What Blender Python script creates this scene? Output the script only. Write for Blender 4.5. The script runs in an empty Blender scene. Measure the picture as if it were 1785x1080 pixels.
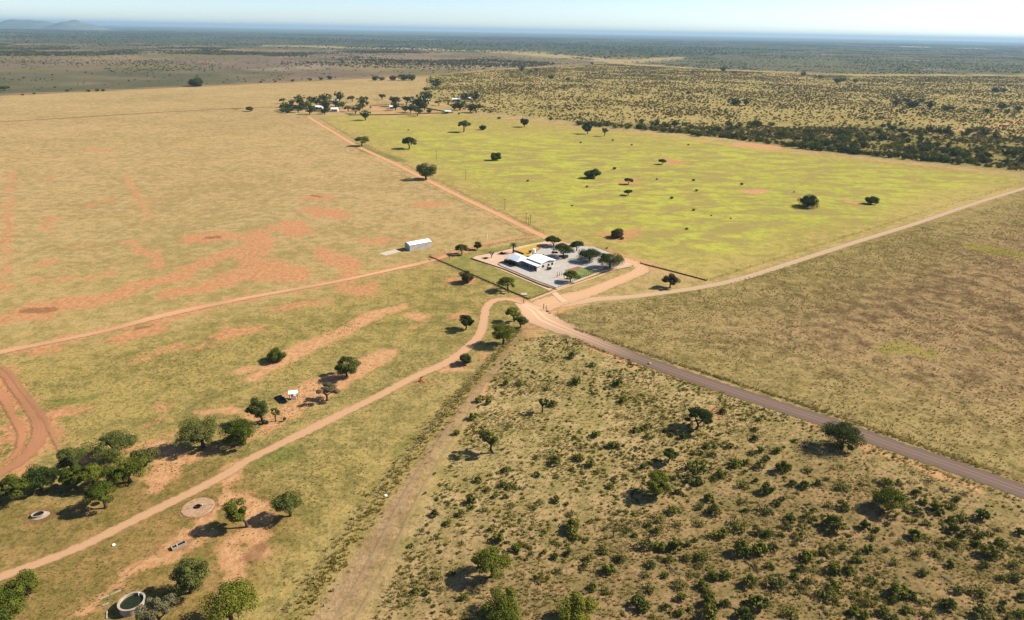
import bpy, math, random
import numpy as np
from mathutils import Matrix, Vector
SC = bpy.context.scene
# ------------------------------------------------------------------ camera
CAM_H = 90.0; F = 1190.0; PW, PH = 1785.0, 1080.0
HL, HR = 37.0, 69.5            # true horizon of the plain in photograph pixels (left, right edge)
ROLL = math.atan2(HR - HL, PW)
PITCH = math.atan2((PH/2 - (HL+HR)/2)*math.cos(ROLL), F)
cr, sr, cp, sp = math.cos(ROLL), math.sin(ROLL), math.cos(PITCH), math.sin(PITCH)
cam_d = bpy.data.cameras.new('camera'); cam = bpy.data.objects.new('camera', cam_d)
SC.collection.objects.link(cam); SC.camera = cam
cam_d.sensor_width = 36.0; cam_d.lens = 36.0*F/PW
cam_d.clip_start = 0.5; cam_d.clip_end = 120000
cam.matrix_world = Matrix(((cr, -sr, 0, 0), (sr*sp, cr*sp, -cp, 0), (sr*cp, cr*cp, sp, CAM_H), (0, 0, 0, 1)))
# ------------------------------------------------------------------ light
SUN_AZ, SUN_EL = math.radians(13), math.radians(38)     # azimuth from +x towards +y
world = bpy.data.worlds.new('World'); SC.world = world; world.use_nodes = True
wn = world.node_tree.nodes; wl = world.node_tree.links
sky = wn.new('ShaderNodeTexSky'); sky.sky_type = 'NISHITA'; sky.sun_disc = False
sky.sun_elevation = SUN_EL; sky.sun_rotation = math.pi/2 - SUN_AZ
sky.altitude = 1100; sky.air_density = 0.68; sky.dust_density = 0.9; sky.ozone_density = 1.3
wl.new(sky.outputs['Color'], wn['Background'].inputs['Color']); wn['Background'].inputs['Strength'].default_value = 0.088
sd_ = bpy.data.lights.new('sun', 'SUN'); sd_.energy = 5.0; sd_.angle = math.radians(0.5); sd_.color = (1.0, 0.93, 0.82)
sun = bpy.data.objects.new('sun', sd_); SC.collection.objects.link(sun)
sdir = Vector((math.cos(SUN_EL)*math.cos(SUN_AZ), math.cos(SUN_EL)*math.sin(SUN_AZ), math.sin(SUN_EL)))
sun.rotation_euler = sdir.to_track_quat('Z', 'Y').to_euler(); sun.location = (0, 0, 500)
SC.view_settings.view_transform = 'Standard'; SC.view_settings.look = 'None'
SC.view_settings.exposure = 1.0; SC.view_settings.gamma = 1.0; SC.view_settings.use_curve_mapping = False
SC.render.engine = 'CYCLES'
cy = SC.cycles; cy.max_bounces = 6; cy.diffuse_bounces = 1; cy.glossy_bounces = 2; cy.transmission_bounces = 3
cy.transparent_max_bounces = 12; cy.volume_bounces = 0; cy.use_denoising = True
# ------------------------------------------------------------------ helpers
def at(px, py, z=0.0):
    """the point of height z that the photograph shows at (px, py)"""
    x = px - PW/2; y = -(py - PH/2)
    xr = x*cr - y*sr; yr = x*sr + y*cr
    dy = F*cp + yr*sp; dz = -F*sp + yr*cp
    t = (CAM_H - z)/(-dz)
    return np.array([xr*t, dy*t])
def depth_at(p, z=0.0): return p[1]*cp + (CAM_H - z)*sp
def lin(c):
    c = c/255.0
    return c/12.92 if c <= 0.04045 else ((c+0.055)/1.055)**2.4
K = 0.57
def col(r, g, b, k=K): return (lin(r)*k, lin(g)*k, lin(b)*k, 1.0)
def ncol(rgb, k=K): return np.array([lin(v)*k for v in rgb])
def link(o, parent=None):
    SC.collection.objects.link(o)
    if parent is not None: o.parent = parent
    return o
def tag(o, label=None, cat=None, group=None, kind=None):
    if label: o['label'] = label
    if cat: o['category'] = cat
    if group: o['group'] = group
    if kind: o['kind'] = kind
    return o
def empty(name, loc, rz=0.0):
    o = bpy.data.objects.new(name, None); o.empty_display_size = 0.5
    o.location = loc; o.rotation_euler = (0, 0, rz); return link(o)
def mesh_np(name, V, Fq, mats, smooth=False, mi=None):
    """V (n,3), Fq (m,k) with k = 3 or 4"""
    me = bpy.data.meshes.new(name); V = np.asarray(V, np.float32); Fq = np.asarray(Fq, np.int32)
    me.vertices.add(len(V)); me.vertices.foreach_set('co', V.ravel())
    m, k = Fq.shape
    me.loops.add(m*k); me.loops.foreach_set('vertex_index', Fq.ravel())
    me.polygons.add(m); me.polygons.foreach_set('loop_start', np.arange(0, m*k, k, dtype=np.int32))
    me.polygons.foreach_set('loop_total', np.full(m, k, np.int32))
    if smooth: me.polygons.foreach_set('use_smooth', np.ones(m, bool))
    for mt in mats: me.materials.append(mt)
    if mi is not None: me.polygons.foreach_set('material_index', np.asarray(mi, np.int32))
    me.update(calc_edges=True); return me
class MB:
    """collects simple solids, builds ONE mesh"""
    def __init__(s): s.v = []; s.f = []
    def add(s, v, f):
        n = len(s.v); s.v += [tuple(map(float, p)) for p in v]; s.f += [tuple(i+n for i in q) for q in f]; return s
    def box(s, x0, x1, y0, y1, z0, z1):
        return s.add([(x0,y0,z0),(x1,y0,z0),(x1,y1,z0),(x0,y1,z0),(x0,y0,z1),(x1,y0,z1),(x1,y1,z1),(x0,y1,z1)],
                     [(3,2,1,0),(4,5,6,7),(0,1,5,4),(1,2,6,5),(2,3,7,6),(3,0,4,7)])
    def prism(s, pts, z0, z1):
        n = len(pts)
        return s.add([(p[0],p[1],z0) for p in pts]+[(p[0],p[1],z1) for p in pts],
                     [tuple(range(n-1,-1,-1)), tuple(range(n,2*n))]+[(i,(i+1)%n,n+(i+1)%n,n+i) for i in range(n)])
    def slab(s, pts, t):
        """thick sheet from 3-D corner points"""
        n = len(pts)
        return s.add([tuple(p) for p in pts]+[(p[0],p[1],p[2]-t) for p in pts],
                     [tuple(range(n)), tuple(range(2*n-1,n-1,-1))]+[(i,n+i,n+(i+1)%n,(i+1)%n) for i in range(n)])
    def tube(s, pts, rad, k=6):
        pts = [Vector(p) for p in pts]; n0 = len(s.v)
        for i, p in enumerate(pts):
            d = (pts[min(i+1,len(pts)-1)] - pts[max(i-1,0)])
            d = d.normalized() if d.length > 1e-6 else Vector((0,0,1))
            a = d.orthogonal().normalized(); b = d.cross(a)
            for j in range(k):
                t = 2*math.pi*j/k; q = p + (a*math.cos(t)+b*math.sin(t))*rad[i]
                s.v.append((q.x,q.y,q.z))
        for i in range(len(pts)-1):
            for j in range(k):
                a0 = n0+i*k+j; a1 = n0+i*k+(j+1)%k
                s.f.append((a0, a1, a1+k, a0+k))
        s.f.append(tuple(n0+j for j in range(k-1,-1,-1))); e = n0+(len(pts)-1)*k
        s.f.append(tuple(e+j for j in range(k))); return s
    def lathe(s, prof, k=32, c=(0,0)):
        n0 = len(s.v)
        for r, z in prof:
            for j in range(k):
                t = 2*math.pi*j/k; s.v.append((c[0]+r*math.cos(t), c[1]+r*math.sin(t), z))
        for i in range(len(prof)-1):
            for j in range(k):
                a0 = n0+i*k+j; a1 = n0+i*k+(j+1)%k
                s.f.append((a0, a1, a1+k, a0+k))
        return s
    def build(s, name, mat, parent=None, loc=None, smooth=False):
        me = bpy.data.meshes.new(name); me.from_pydata(s.v, [], s.f)
        me.materials.append(mat)
        if smooth:
            for p in me.polygons: p.use_smooth = True
        me.update(); o = bpy.data.objects.new(name, me)
        if loc is not None: o.location = loc
        return link(o, parent)
# ------------------------------------------------------------------ node helper
class NT:
    def __init__(s, name):
        s.m = bpy.data.materials.new(name); s.m.use_nodes = True
        s.t = s.m.node_tree; s.n = s.t.nodes; s.l = s.t.links; s.n.clear()
        s.out = s.n.new('ShaderNodeOutputMaterial')
        s._pos = None
    def set(s, sock, v):
        if isinstance(v, bpy.types.NodeSocket): s.l.new(v, sock)
        elif v is not None:
            if hasattr(sock.default_value, '__len__') and not hasattr(v, '__len__'): v = [v]*len(sock.default_value)
            sock.default_value = v
    def pos(s):
        if s._pos is None: s._pos = s.n.new('ShaderNodeNewGeometry').outputs['Position']
        return s._pos
    def obj(s): return s.n.new('ShaderNodeTexCoord').outputs['Object']
    def math(s, op, a, b=None, c=None, clamp=False):
        n = s.n.new('ShaderNodeMath'); n.operation = op; n.use_clamp = clamp
        s.set(n.inputs[0], a); s.set(n.inputs[1], b)
        if c is not None: s.set(n.inputs[2], c)
        return n.outputs[0]
    def noise(s, scale, detail=2, rough=0.5, vec=None, dist=0.0):
        n = s.n.new('ShaderNodeTexNoise'); n.inputs['Scale'].default_value = scale
        n.inputs['Detail'].default_value = detail; n.inputs['Roughness'].default_value = rough
        n.inputs['Distortion'].default_value = dist
        s.l.new(vec if vec is not None else s.pos(), n.inputs['Vector']); return n.outputs['Fac']
    def ramp(s, v, a, b, lo=0.0, hi=1.0):
        n = s.n.new('ShaderNodeMapRange'); n.interpolation_type = 'SMOOTHSTEP'
        s.set(n.inputs['Value'], v); s.set(n.inputs['From Min'], a); s.set(n.inputs['From Max'], b)
        s.set(n.inputs['To Min'], lo); s.set(n.inputs['To Max'], hi); return n.outputs['Result']
    def mix(s, f, a, b, mode='MIX'):
        n = s.n.new('ShaderNodeMix'); n.data_type = 'RGBA'; n.blend_type = mode
        s.set(n.inputs[0], f); s.set(n.inputs[6], a); s.set(n.inputs[7], b); return n.outputs[2]
    def attr(s, name, out='Fac'):
        n = s.n.new('ShaderNodeAttribute'); n.attribute_name = name; return n.outputs[out]
    def bump(s, h, strength=0.5, dist=0.1):
        n = s.n.new('ShaderNodeBump'); n.inputs['Strength'].default_value = strength
        n.inputs['Distance'].default_value = dist; s.l.new(h, n.inputs['Height']); return n.outputs['Normal']
    def diffuse(s, c, normal=None, rough=0.0):
        n = s.n.new('ShaderNodeBsdfDiffuse'); s.set(n.inputs['Color'], c); n.inputs['Roughness'].default_value = rough
        if normal is not None: s.l.new(normal, n.inputs['Normal'])
        return n.outputs[0]
    def principled(s, c, rough=0.6, metal=0.0, spec=0.3, normal=None):
        n = s.n.new('ShaderNodeBsdfPrincipled'); s.set(n.inputs['Base Color'], c)
        s.set(n.inputs['Roughness'], rough); n.inputs['Metallic'].default_value = metal
        n.inputs['Specular IOR Level'].default_value = spec
        if normal is not None: s.l.new(normal, n.inputs['Normal'])
        return n.outputs[0]
    def mixsh(s, f, a, b):
        n = s.n.new('ShaderNodeMixShader'); s.set(n.inputs[0], f); s.l.new(a, n.inputs[1]); s.l.new(b, n.inputs[2]); return n.outputs[0]
    def done(s, sh): s.l.new(sh, s.out.inputs['Surface']); return s.m
def weathered(name, c1, c2, scale=1.0, rough=0.7, metal=0.0, spec=0.3, bump=0.0):
    t = NT(name); v = t.obj()
    n1 = t.noise(scale, 5, 0.6, v); n2 = t.noise(scale*7, 3, 0.6, v)
    f = t.ramp(t.math('ADD', t.math('MULTIPLY', n1, 0.7), t.math('MULTIPLY', n2, 0.3)), 0.35, 0.65)
    nm = t.bump(n2, bump, 0.05) if bump else None
    return t.done(t.principled(t.mix(f, c1, c2), rough, metal, spec, nm))
def leafmat(name, a, b, trans=0.12, scale=0.6):
    t = NT(name); rnd = t.n.new('ShaderNodeObjectInfo').outputs['Random']
    n = t.noise(scale, 3, 0.6)
    f = t.ramp(t.math('ADD', t.math('MULTIPLY', n, 0.75), t.math('MULTIPLY', rnd, 0.25)), 0.30, 0.70)
    c = t.mix(f, a, b)
    tr = t.n.new('ShaderNodeBsdfTranslucent'); t.set(tr.inputs['Color'], c)
    return t.done(t.mixsh(trans, t.diffuse(c), tr.outputs[0]))
M = {}
KG = 0.53
M['leaf'] = leafmat('leaf_green', col(88,102,38,KG), col(146,148,56,KG))
M['leaf_dark'] = leafmat('leaf_dark', col(66,82,38,KG), col(112,120,52,KG))
M['leaf_olive'] = leafmat('leaf_olive', col(92,102,50,KG), col(136,138,70,KG))
M['leaf_grey'] = leafmat('leaf_grey', col(120,116,84,KG), col(158,148,104,KG))
M['leaf_yellow'] = leafmat('leaf_yellow', col(104,114,42,KG), col(150,150,58,KG))
M['leaf_brown'] = leafmat('leaf_brown', col(84,76,52,KG), col(112,100,62,KG))
M['shrub'] = leafmat('shrub_leaf', col(92,106,42,KG), col(164,156,72,KG), 0.2, 0.25)
M['shrub_dry'] = leafmat('shrub_dry', col(140,112,100,KG), col(160,132,104,KG))
M['savanna'] = leafmat('savanna_leaf', col(110,106,52,KG), col(172,150,80,KG), 0.2, 0.02)
M['far_leaf'] = leafmat('far_leaf', col(84,92,50,KG), col(124,122,68,KG), 0.2, 0.01)
M['grass'] = leafmat('grass_blade', col(186,172,96), col(232,208,140), 0.4, 0.12)
M['grass_brown'] = leafmat('grass_brown', col(170,142,92), col(206,178,122), 0.35, 0.12)
M['weed'] = leafmat('weed_blade', col(164,150,72), col(222,200,112), 0.35, 0.15)
M['bark'] = weathered('bark', col(96,78,62,KG), col(66,54,44,KG), 2.0, 0.9, bump=0.4)
M['bark_pale'] = weathered('bark_pale', col(190,172,148), col(140,122,100), 2.0, 0.9, bump=0.3)
M['roof_white'] = weathered('roof_white_metal', col(254,252,250,0.86), col(244,242,238,0.86), 0.5, 0.55, 0.0, 0.4)
M['roof_pale'] = weathered('roof_pale_metal', col(226,234,238,0.75), col(205,216,222,0.75), 0.7, 0.5, 0.0, 0.4)
M['wall'] = weathered('wall_plaster', col(226,218,206,0.75), col(202,190,176,0.75), 0.6, 0.9)
M['metal'] = weathered('shed_metal', col(214,208,198,0.62), col(190,182,172,0.62), 0.4, 0.6)
M['dark'] = weathered('dark_opening', col(34,32,34), col(24,22,24), 1.0, 0.4)
M['concrete'] = weathered('concrete', col(214,198,176), col(178,158,134), 0.8, 0.9, bump=0.2)
M['concrete_old'] = weathered('concrete_old', col(208,172,134), col(174,138,104), 1.2, 0.9, bump=0.3)
M['water_green'] = weathered('green_water', col(50,56,22), col(40,46,16), 0.6, 0.08, 0, 0.5)
M['mud'] = weathered('mud', col(44,34,26), col(30,24,20), 1.5, 0.5)
M['wood'] = weathered('post_wood', col(94,76,60), col(66,54,46), 3.0, 0.9)
M['wire'] = weathered('wire', col(120,110,100), col(90,84,78), 3.0, 0.6)
M['net'] = weathered('hedge_net', col(104,92,62), col(132,114,78), 0.8, 0.95, bump=0.5)
M['kerb'] = weathered('kerb_stone', col(140,116,92), col(112,94,76), 2.0, 0.9)
M['panel'] = weathered('black_panel', (0.003,0.003,0.004,1), (0.005,0.005,0.006,1), 1.0, 0.7, 0, 0.1)
M['red_soil'] = weathered('red_soil', col(196,112,78), col(160,84,60), 1.0, 1.0, bump=0.5)
M['red_leaf'] = leafmat('red_leaf', col(96,48,38,KG), col(128,66,44,KG))
M['deadwood'] = weathered('dead_wood', col(120,98,82), col(84,66,56), 3.0, 0.95)
M['palm'] = leafmat('palm_leaf', col(66,80,46,KG), col(100,108,64,KG))
M['quiver'] = leafmat('quiver_leaf', col(140,150,122,KG), col(170,176,146,KG))
# ------------------------------------------------------------------ fields: where each ground cover lies
def W(pts): return np.array([at(*p) for p in pts])
def seg_d(P, a, b):
    ab = b - a; t = np.clip(((P-a)@ab)/max(ab@ab, 1e-9), 0, 1)
    return np.hypot(P[:,0]-a[0]-t*ab[0], P[:,1]-a[1]-t*ab[1]), t
def poly_sd(P, poly):
    d = np.full(len(P), 1e9); ins = np.zeros(len(P), bool); n = len(poly)
    for i in range(n):
        a, b = poly[i], poly[(i+1) % n]
        d = np.minimum(d, seg_d(P, a, b)[0])
        c = (a[1] > P[:,1]) != (b[1] > P[:,1])
        with np.errstate(divide='ignore', invalid='ignore'):
            ins ^= c & (P[:,0] < (b[0]-a[0])*(P[:,1]-a[1])/(b[1]-a[1]+1e-12)+a[0])
    return np.where(ins, d, -d)
def line_sd(P, pts):
    """pts: (px, py, half width in m) -> positive inside the band"""
    best = np.full(len(P), -1e9)
    for i in range(len(pts)-1):
        a, b = at(*pts[i][:2]), at(*pts[i+1][:2])
        if len(P) > 1000:
            m = 30 + max(pts[i][2], pts[i+1][2])
            k = (P[:,0] > min(a[0],b[0])-m) & (P[:,0] < max(a[0],b[0])+m) & (P[:,1] > min(a[1],b[1])-m) & (P[:,1] < max(a[1],b[1])+m)
            idx = np.nonzero(k)[0]
            if not len(idx): continue
            d, t = seg_d(P[idx], a, b); best[idx] = np.maximum(best[idx], pts[i][2]*(1-t)+pts[i+1][2]*t - d)
        else:
            d, t = seg_d(P, a, b); best = np.maximum(best, pts[i][2]*(1-t)+pts[i+1][2]*t - d)
    return np.maximum(best, -30)
def vnoise(P, scale, seed=0):
    x = P[:,0]/scale + seed*17.13; y = P[:,1]/scale + seed*31.7
    xi = np.floor(x).astype(np.int64); yi = np.floor(y).astype(np.int64); fx = x-xi; fy = y-yi
    fx = fx*fx*(3-2*fx); fy = fy*fy*(3-2*fy)
    def h(i, j):
        n = (i*374761393 + j*668265263 + seed*1442695041) & 0x7fffffff
        n = ((n ^ (n >> 13))*1274126177) & 0x7fffffff
        return ((n ^ (n >> 16)) & 0xffff)/65535.0
    return (h(xi,yi)*(1-fx)+h(xi+1,yi)*fx)*(1-fy) + (h(xi,yi+1)*(1-fx)+h(xi+1,yi+1)*fx)*fy
def fbm(P, scale, seed=0, o=3): return sum(vnoise(P, scale/2**i, seed+i)*0.5**(i+1) for i in range(o))/(1-0.5**o)
def sstep(x, a, b):
    t = np.clip((x-a)/(b-a), 0, 1); return t*t*(3-2*t)
FIELD = {}
FIELD['green_left'] = W([(-900,720),(0,620),(300,575),(560,520),(700,470),(760,452),(925,525),(935,560),(870,610),(760,720),(560,1080),(450,1500),(-1500,1500)])
FIELD['brown_left'] = W([(-200,900),(0,872),(150,858),(330,800),(430,815),(480,850),(520,900),(470,1000),(360,1130),(-300,1400)])
FIELD['scrub'] = W([(905,590),(935,568),(985,580),(1130,640),(1428,742),(1785,872),(2100,990),(2100,1500),(500,1500),(640,1080),(800,770),(870,640)])
FIELD['scrub_low'] = W([(640,1080),(760,940),(1050,850),(1300,760),(1430,745),(1785,875),(2100,990),(2100,1500),(500,1500)])
FIELD['brown'] = W([(962,552),(1000,537),(1100,521),(1235,500),(1500,422),(1785,331),(2300,192),(3300,300),(2600,1170),(1785,845),(1428,720),(1130,620),(1010,580)])
FIELD['yellow'] = W([(556,204),(620,243),(745,305),(870,366),(948,405),(1060,436),(1118,461),(1232,489),(1300,474),(1500,412),(1785,322),(1785,306),(1430,268),(1250,243),(1070,226),(870,206),(800,197),(620,199)])
FIELD['lawn'] = W([(748,447),(922,522),(968,506),(1098,464),(1106,458),(1020,430),(950,414),(860,431)])
FIELD['savanna'] = W([(742,131),(860,121),(1060,109),(1240,121),(1480,131),(1785,131),(3000,175),(2600,160),(2300,182),(1785,302),(1430,265),(1250,240),(1070,222),(870,200),(760,190),(745,165)])
FIELD['mauve'] = W([(-1500,232),(0,165),(742,131),(1060,109),(1000,99),(880,92),(600,88),(500,80),(0,74),(-1500,110)])
FIELD['greygreen'] = W([(1080,108),(1240,97),(1480,85),(1785,92),(3000,150),(3000,172),(1785,130),(1500,130),(1240,120)])
FIELD['thicket'] = W([(1000,212),(1080,214),(1200,222),(1330,225),(1450,218),(1560,215),(1700,230),(1800,240),(1900,300),(1785,296),(1640,284),(1500,271),(1380,256),(1250,238),(1140,228),(1020,220)])
FIELD['firebreak'] = [(925,560,1.2),(870,620,2.2),(830,668,3.0),(770,740,3.6),(700,850,3.6),(640,960,3.6),(570,1080,3.4),(520,1180,3.4)]
FIELD['weeds'] = [(905,575,1.0),(850,635,1.6),(800,690,2.0),(742,760,2.4),(665,860,2.6),(600,955,2.6),(520,1065,2.6),(440,1190,2.6)]
RED = [ # bare red soil in the big field
 [(-120,640,4),(0,618,2.4),(90,596,2.2),(185,575,2.2),(289,550,3.2),(336,540,4.2),(400,526,3.6),(437,518,2.2),(520,503,1.8),(600,488,1.8),(660,475,2.0),(745,456,2.4),(790,440,3.0),(850,424,1.6)],
 [(10,552,5),(67,541,9),(115,527,7),(161,528,5),(202,513,5),(252,494,4.5),(303,484,5),(336,467,4.5),(403,441,5),(450,428,7),(445,408,5),(480,397,4),(508,388,5),(520,405,7)],
 [(300,512,4),(350,500,6),(410,482,6),(430,470,5)], [(440,452,5),(487,474,11),(505,480,8)], [(430,446,5),(455,440,5)],
 [(345,414,8),(390,412,8)], [(205,588,3),(245,580,5),(275,560,3.5),(290,548,3)], [(255,621,1.4),(300,608,1.6),(370,596,2.0),(400,580,4),(440,572,3)],
 [(120,584,1),(60,618,1.4),(130,600,1.4)], [(557,434,3),(590,455,7),(615,462,5),(610,478,3),(600,500,4),(635,508,5),(650,495,2)], [(477,541,1.6),(520,530,2.2),(568,526,1.4)],
 [(540,344,6),(565,344,6)], [(545,365,6),(575,372,9),(595,378,5)], [(740,357,6),(765,356,6)], [(640,420,3),(700,418,2)],
 [(0,652,3.4),(20,680,2.6),(55,715,2.6),(72,745,3),(60,780,3),(30,808,2.6),(-20,840,2.4)], [(0,690,2.4),(25,730,1.6),(20,790,1.2),(-20,812,1)],
 [(60,716,2),(85,745,1.5),(98,778,1)], [(75,722,2),(110,718,2.6),(155,712,1)], [(0,770,2.6),(30,755,2.2)], [(160,262,6),(185,262,6)],
 [(10,505,1),(12,400,1),(20,300,1)], [(240,352,3),(275,350,2)], [(228,420,2),(255,445,2)], [(258,380,.8),(238,340,.8),(215,300,.8)], [(268,435,1.2),(275,462,3),(305,462,1.4)],
 [(62,487,2),(115,487,2)], [(150,488,1.5),(200,475,1.5)], [(75,458,2),(100,452,2)], [(85,380,3),(88,400,2)], [(150,360,2),(200,345,1)], [(75,310,3),(90,308,3)], [(140,427,1.4),(165,427,1.4)],
 [(640,355,2),(665,352,2)], [(150,800,.3),(290,760,.35),(291,722,.35),(270,705,.3)], [(905,482-18,1.8),(912,464,1.8)], [(783,447,1.2),(795,449,1.2)], [(788,487,2.2),(815,490,2.6)], [(790,550,1.0),(798,552,1.6)],
 [(1110,401,3),(1075,413,6),(1060,408,4)], [(1400,350,3),(1420,356,3)], [(1088,318,5),(1105,316,6)], [(1165,279,8),(1180,284,7)], [(735,665,1.4),(742,664,1.4)],
 [(905,600,.7),(930,575,.8),(935,562,.9)], [(830,630,1.2),(845,622,1.2)], [(1245,715,.5),(1250,716,.5)]]
PALE = [ # pinkish pale sand
 [(440,660,1.8),(500,622,4.0),(551,597,3.8),(601,577,3.0),(652,547,3.4),(702,535,2.4)], [(510,692,3.2),(540,678,4.4),(601,655,4.4),(640,635,4.4),(670,616,3.4)], [(480,725,3.0),(545,695,3.6),(575,675,4)],
 [(420,645,2),(470,640,1.2)], [(267,785,3.4),(316,800,3),(281,830,3),(270,850,2)], [(316,800,1.4),(390,783,1.2),(480,740,1.6),(505,725,2)], [(345,720,1),(400,712,1.8),(450,728,1.4)],
 [(715,550,2.6),(735,552,2.6)], [(720,570,1),(735,566,1)], [(300,950,1.6),(320,940,1.6),(400,860,1)], [(370,930,.7),(300,965,2),(240,985,1),(150,1065,.5)], [(400,950,2),(415,1000,2),(390,1040,1.5)], [(395,870,2.0),(440,880,3),(455,900,2.5)],
 [(440,930,2.5),(450,960,2.2)], [(780,632,1.6),(800,640,2.2),(770,648,1.4)], [(410,812,2),(395,850,1.4)], [(1060,458-20,2),(1100,452,2.5),(1140,462,2.0)], [(1230,489,.3),(1120,466,1.6)],
 [(800,205,2),(900,212,3),(1060,229,2),(1200,243,3.4),(1340,261,4),(1500,277,2.4),(1640,291,3),(1785,303,2.4)], [(1300,252,12),(1345,256,10)], [(1480,351,3),(1500,356,2)], [(1310,334,6),(1330,332,4)],
 [(600,193,8),(640,186,10),(660,190,8),(750,200,6)], [(660,198,5),(700,196,6)], [(700,175,5),(740,178,5),(790,185,6),(830,192,8)], [(1420,740,1),(1500,775,1),(1700,850,1)], [(900,520,2),(940,528,3)],
 [(975,575,.8),(1020,600,1),(1110,640,.8)], [(960,546,1.5),(1010,528,1.4)], [(1610,232,5),(1690,225,4),(1785,212,4)], [(1720,222,3),(1785,207,3)], [(850,660,.5),(840,700,.4)]]
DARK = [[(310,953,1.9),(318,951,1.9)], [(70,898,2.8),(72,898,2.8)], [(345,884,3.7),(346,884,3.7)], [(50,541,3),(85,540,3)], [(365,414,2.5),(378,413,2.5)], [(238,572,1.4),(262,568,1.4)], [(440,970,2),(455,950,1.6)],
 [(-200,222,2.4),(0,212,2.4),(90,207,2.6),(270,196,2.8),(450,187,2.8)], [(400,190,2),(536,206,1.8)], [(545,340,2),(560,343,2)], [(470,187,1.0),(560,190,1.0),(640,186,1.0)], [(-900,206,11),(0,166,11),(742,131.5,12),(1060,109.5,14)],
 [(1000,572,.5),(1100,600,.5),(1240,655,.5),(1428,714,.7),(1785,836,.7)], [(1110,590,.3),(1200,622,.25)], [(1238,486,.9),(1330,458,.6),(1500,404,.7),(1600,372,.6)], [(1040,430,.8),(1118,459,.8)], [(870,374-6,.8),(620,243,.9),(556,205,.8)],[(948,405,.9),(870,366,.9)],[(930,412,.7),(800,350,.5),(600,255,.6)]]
GREEN = [[(100,700,3),(170,690,1)], [(0,770,3),(8,790,2.5)], [(465,795,3.5),(495,792,3)], [(690,790,1.5),(720,760,1.5)], [(1545,608,3.5),(1580,605,5),(1620,618,3)], [(1722,607,1.6),(1735,608,1.6)], [(1700,430,6),(1785,445,8)], [(620,250,5),(640,262,6),(700,280,5)]]
# ------------------------------------------------------------------ ground: one sheet to the horizon
ang = np.concatenate([np.radians(np.linspace(-46, 46, 860)), np.radians(np.linspace(46, 314, 60))[1:-1]])
rs = [0.5, 20, 40, 55, 66]
while rs[-1] < 40000:
    r = rs[-1]; rs.append(r + min(max(0.45, r*r/61000*1.25), r*0.06))
rs = np.array(rs); nA, nR = len(ang), len(rs)
AA, RR = np.meshgrid(ang, rs)
GX = (RR*np.sin(AA)).ravel(); GY = (RR*np.cos(AA)).ravel()
P = np.stack([GX, GY], 1)
idx = np.arange(nA*nR).reshape(nR, nA)
a0 = idx[:-1]; a1 = idx[1:]
Fq = np.stack([a0, np.roll(a0,-1,1), np.roll(a1,-1,1), a1], -1).reshape(-1, 4)[:, ::-1]
G = np.stack([GX, GY, np.zeros_like(GX)], 1)
warp = lambda s, a, seed: P + a*np.stack([fbm(P, s, seed)-.5, fbm(P, s, seed+9)-.5], 1)*2
Pw = warp(14, 5, 3); Pn = warp(4, 0.9, 5); dist = np.hypot(P[:,0], P[:,1])
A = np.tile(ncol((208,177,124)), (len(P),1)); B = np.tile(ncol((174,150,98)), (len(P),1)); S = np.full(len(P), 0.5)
def lay(w, ca, cb, s=None):
    global A, B, S
    w = w[:,None]; A = A*(1-w)+ncol(ca)*w; B = B*(1-w)+ncol(cb)*w
    if s is not None: S = S*(1-w[:,0]) + s*w[:,0]
big = fbm(P, 900, 21); 
lay(sstep(dist + 500*(big-.5), 2400, 3400), (76,88,66), (112,112,84), 0.9)
lay(sstep(P[:,1] - 0.0*P[:,0], 430, 180)*0.45, (190,164,98), (160,146,78))
lay(sstep(poly_sd(Pw, FIELD['green_left']), -14, 16), (188,164,98), (146,134,76), 0.9)
lay(sstep(poly_sd(Pw, FIELD['brown_left']), -6, 6)*0.85, (172,136,84), (134,118,60), 0.8)
msd = sstep(poly_sd(P, FIELD['mauve']), -8, 8)
lay(msd, (158,134,112), (122,112,92), 1.0)
lay(msd*sstep(fbm(P, 260, 71, 4), .52, .60)*0.75, (152,136,88), (118,120,76), 1.0)
lay(msd*sstep(fbm(P, 420, 75, 4), .56, .62)*0.6, (184,158,118), (150,130,100), 0.8)
lay(msd*sstep(fbm(P, 500, 79, 4), .55, .60)*0.6, (100,106,76), (84,94,66), 1.0)
lay(sstep(poly_sd(P, FIELD['greygreen']), -20, 20), (112,116,86), (132,126,98), 1.0)
lay(sstep(line_sd(P+0, [(500,80,120),(700,84,120),(900,91,110),(1080,107,90),(1140,104,60),(1180,100,50)])+60*(fbm(P,160,33)-.5), -25, 25), (206,182,134), (176,160,112), 0.8)
lay(sstep(line_sd(P+0, [(1180,130,30),(1480,131,55),(1785,132,60),(2400,150,60)]), -25, 25), (204,182,120), (180,166,98), 0.7)
lay(sstep(line_sd(P+0, [(1500,78.5,60),(1600,81.5,90),(1785,87.5,110),(1900,92,110)])+70*(fbm(P,200,35)-.5), -20, 20), (232,212,180), (214,190,150), 0.3)
lay(sstep(line_sd(P+0, [(700,53.5,200),(940,57.5,200)]), -29, 20), (220,210,190), (200,190,165), 0.2)
lay(sstep(poly_sd(P, FIELD['savanna']), -6, 10), (204,180,116), (164,148,88), 0.85)
lay(sstep(poly_sd(Pw, FIELD['thicket']), -10, 14)*0.7, (160,146,84), (120,118,62), 0.9)
lay(sstep(poly_sd(Pw, FIELD['scrub']), -1, 2), (202,174,122), (164,148,90), 0.85)
lay(sstep(poly_sd(Pw, FIELD['scrub_low']), -20, 30), (178,146,102), (142,124,78), 0.9)
lay(sstep(poly_sd(Pn, FIELD['brown']), -1.2, 0.6), (184,154,108), (122,100,70), 1.0)
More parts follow.
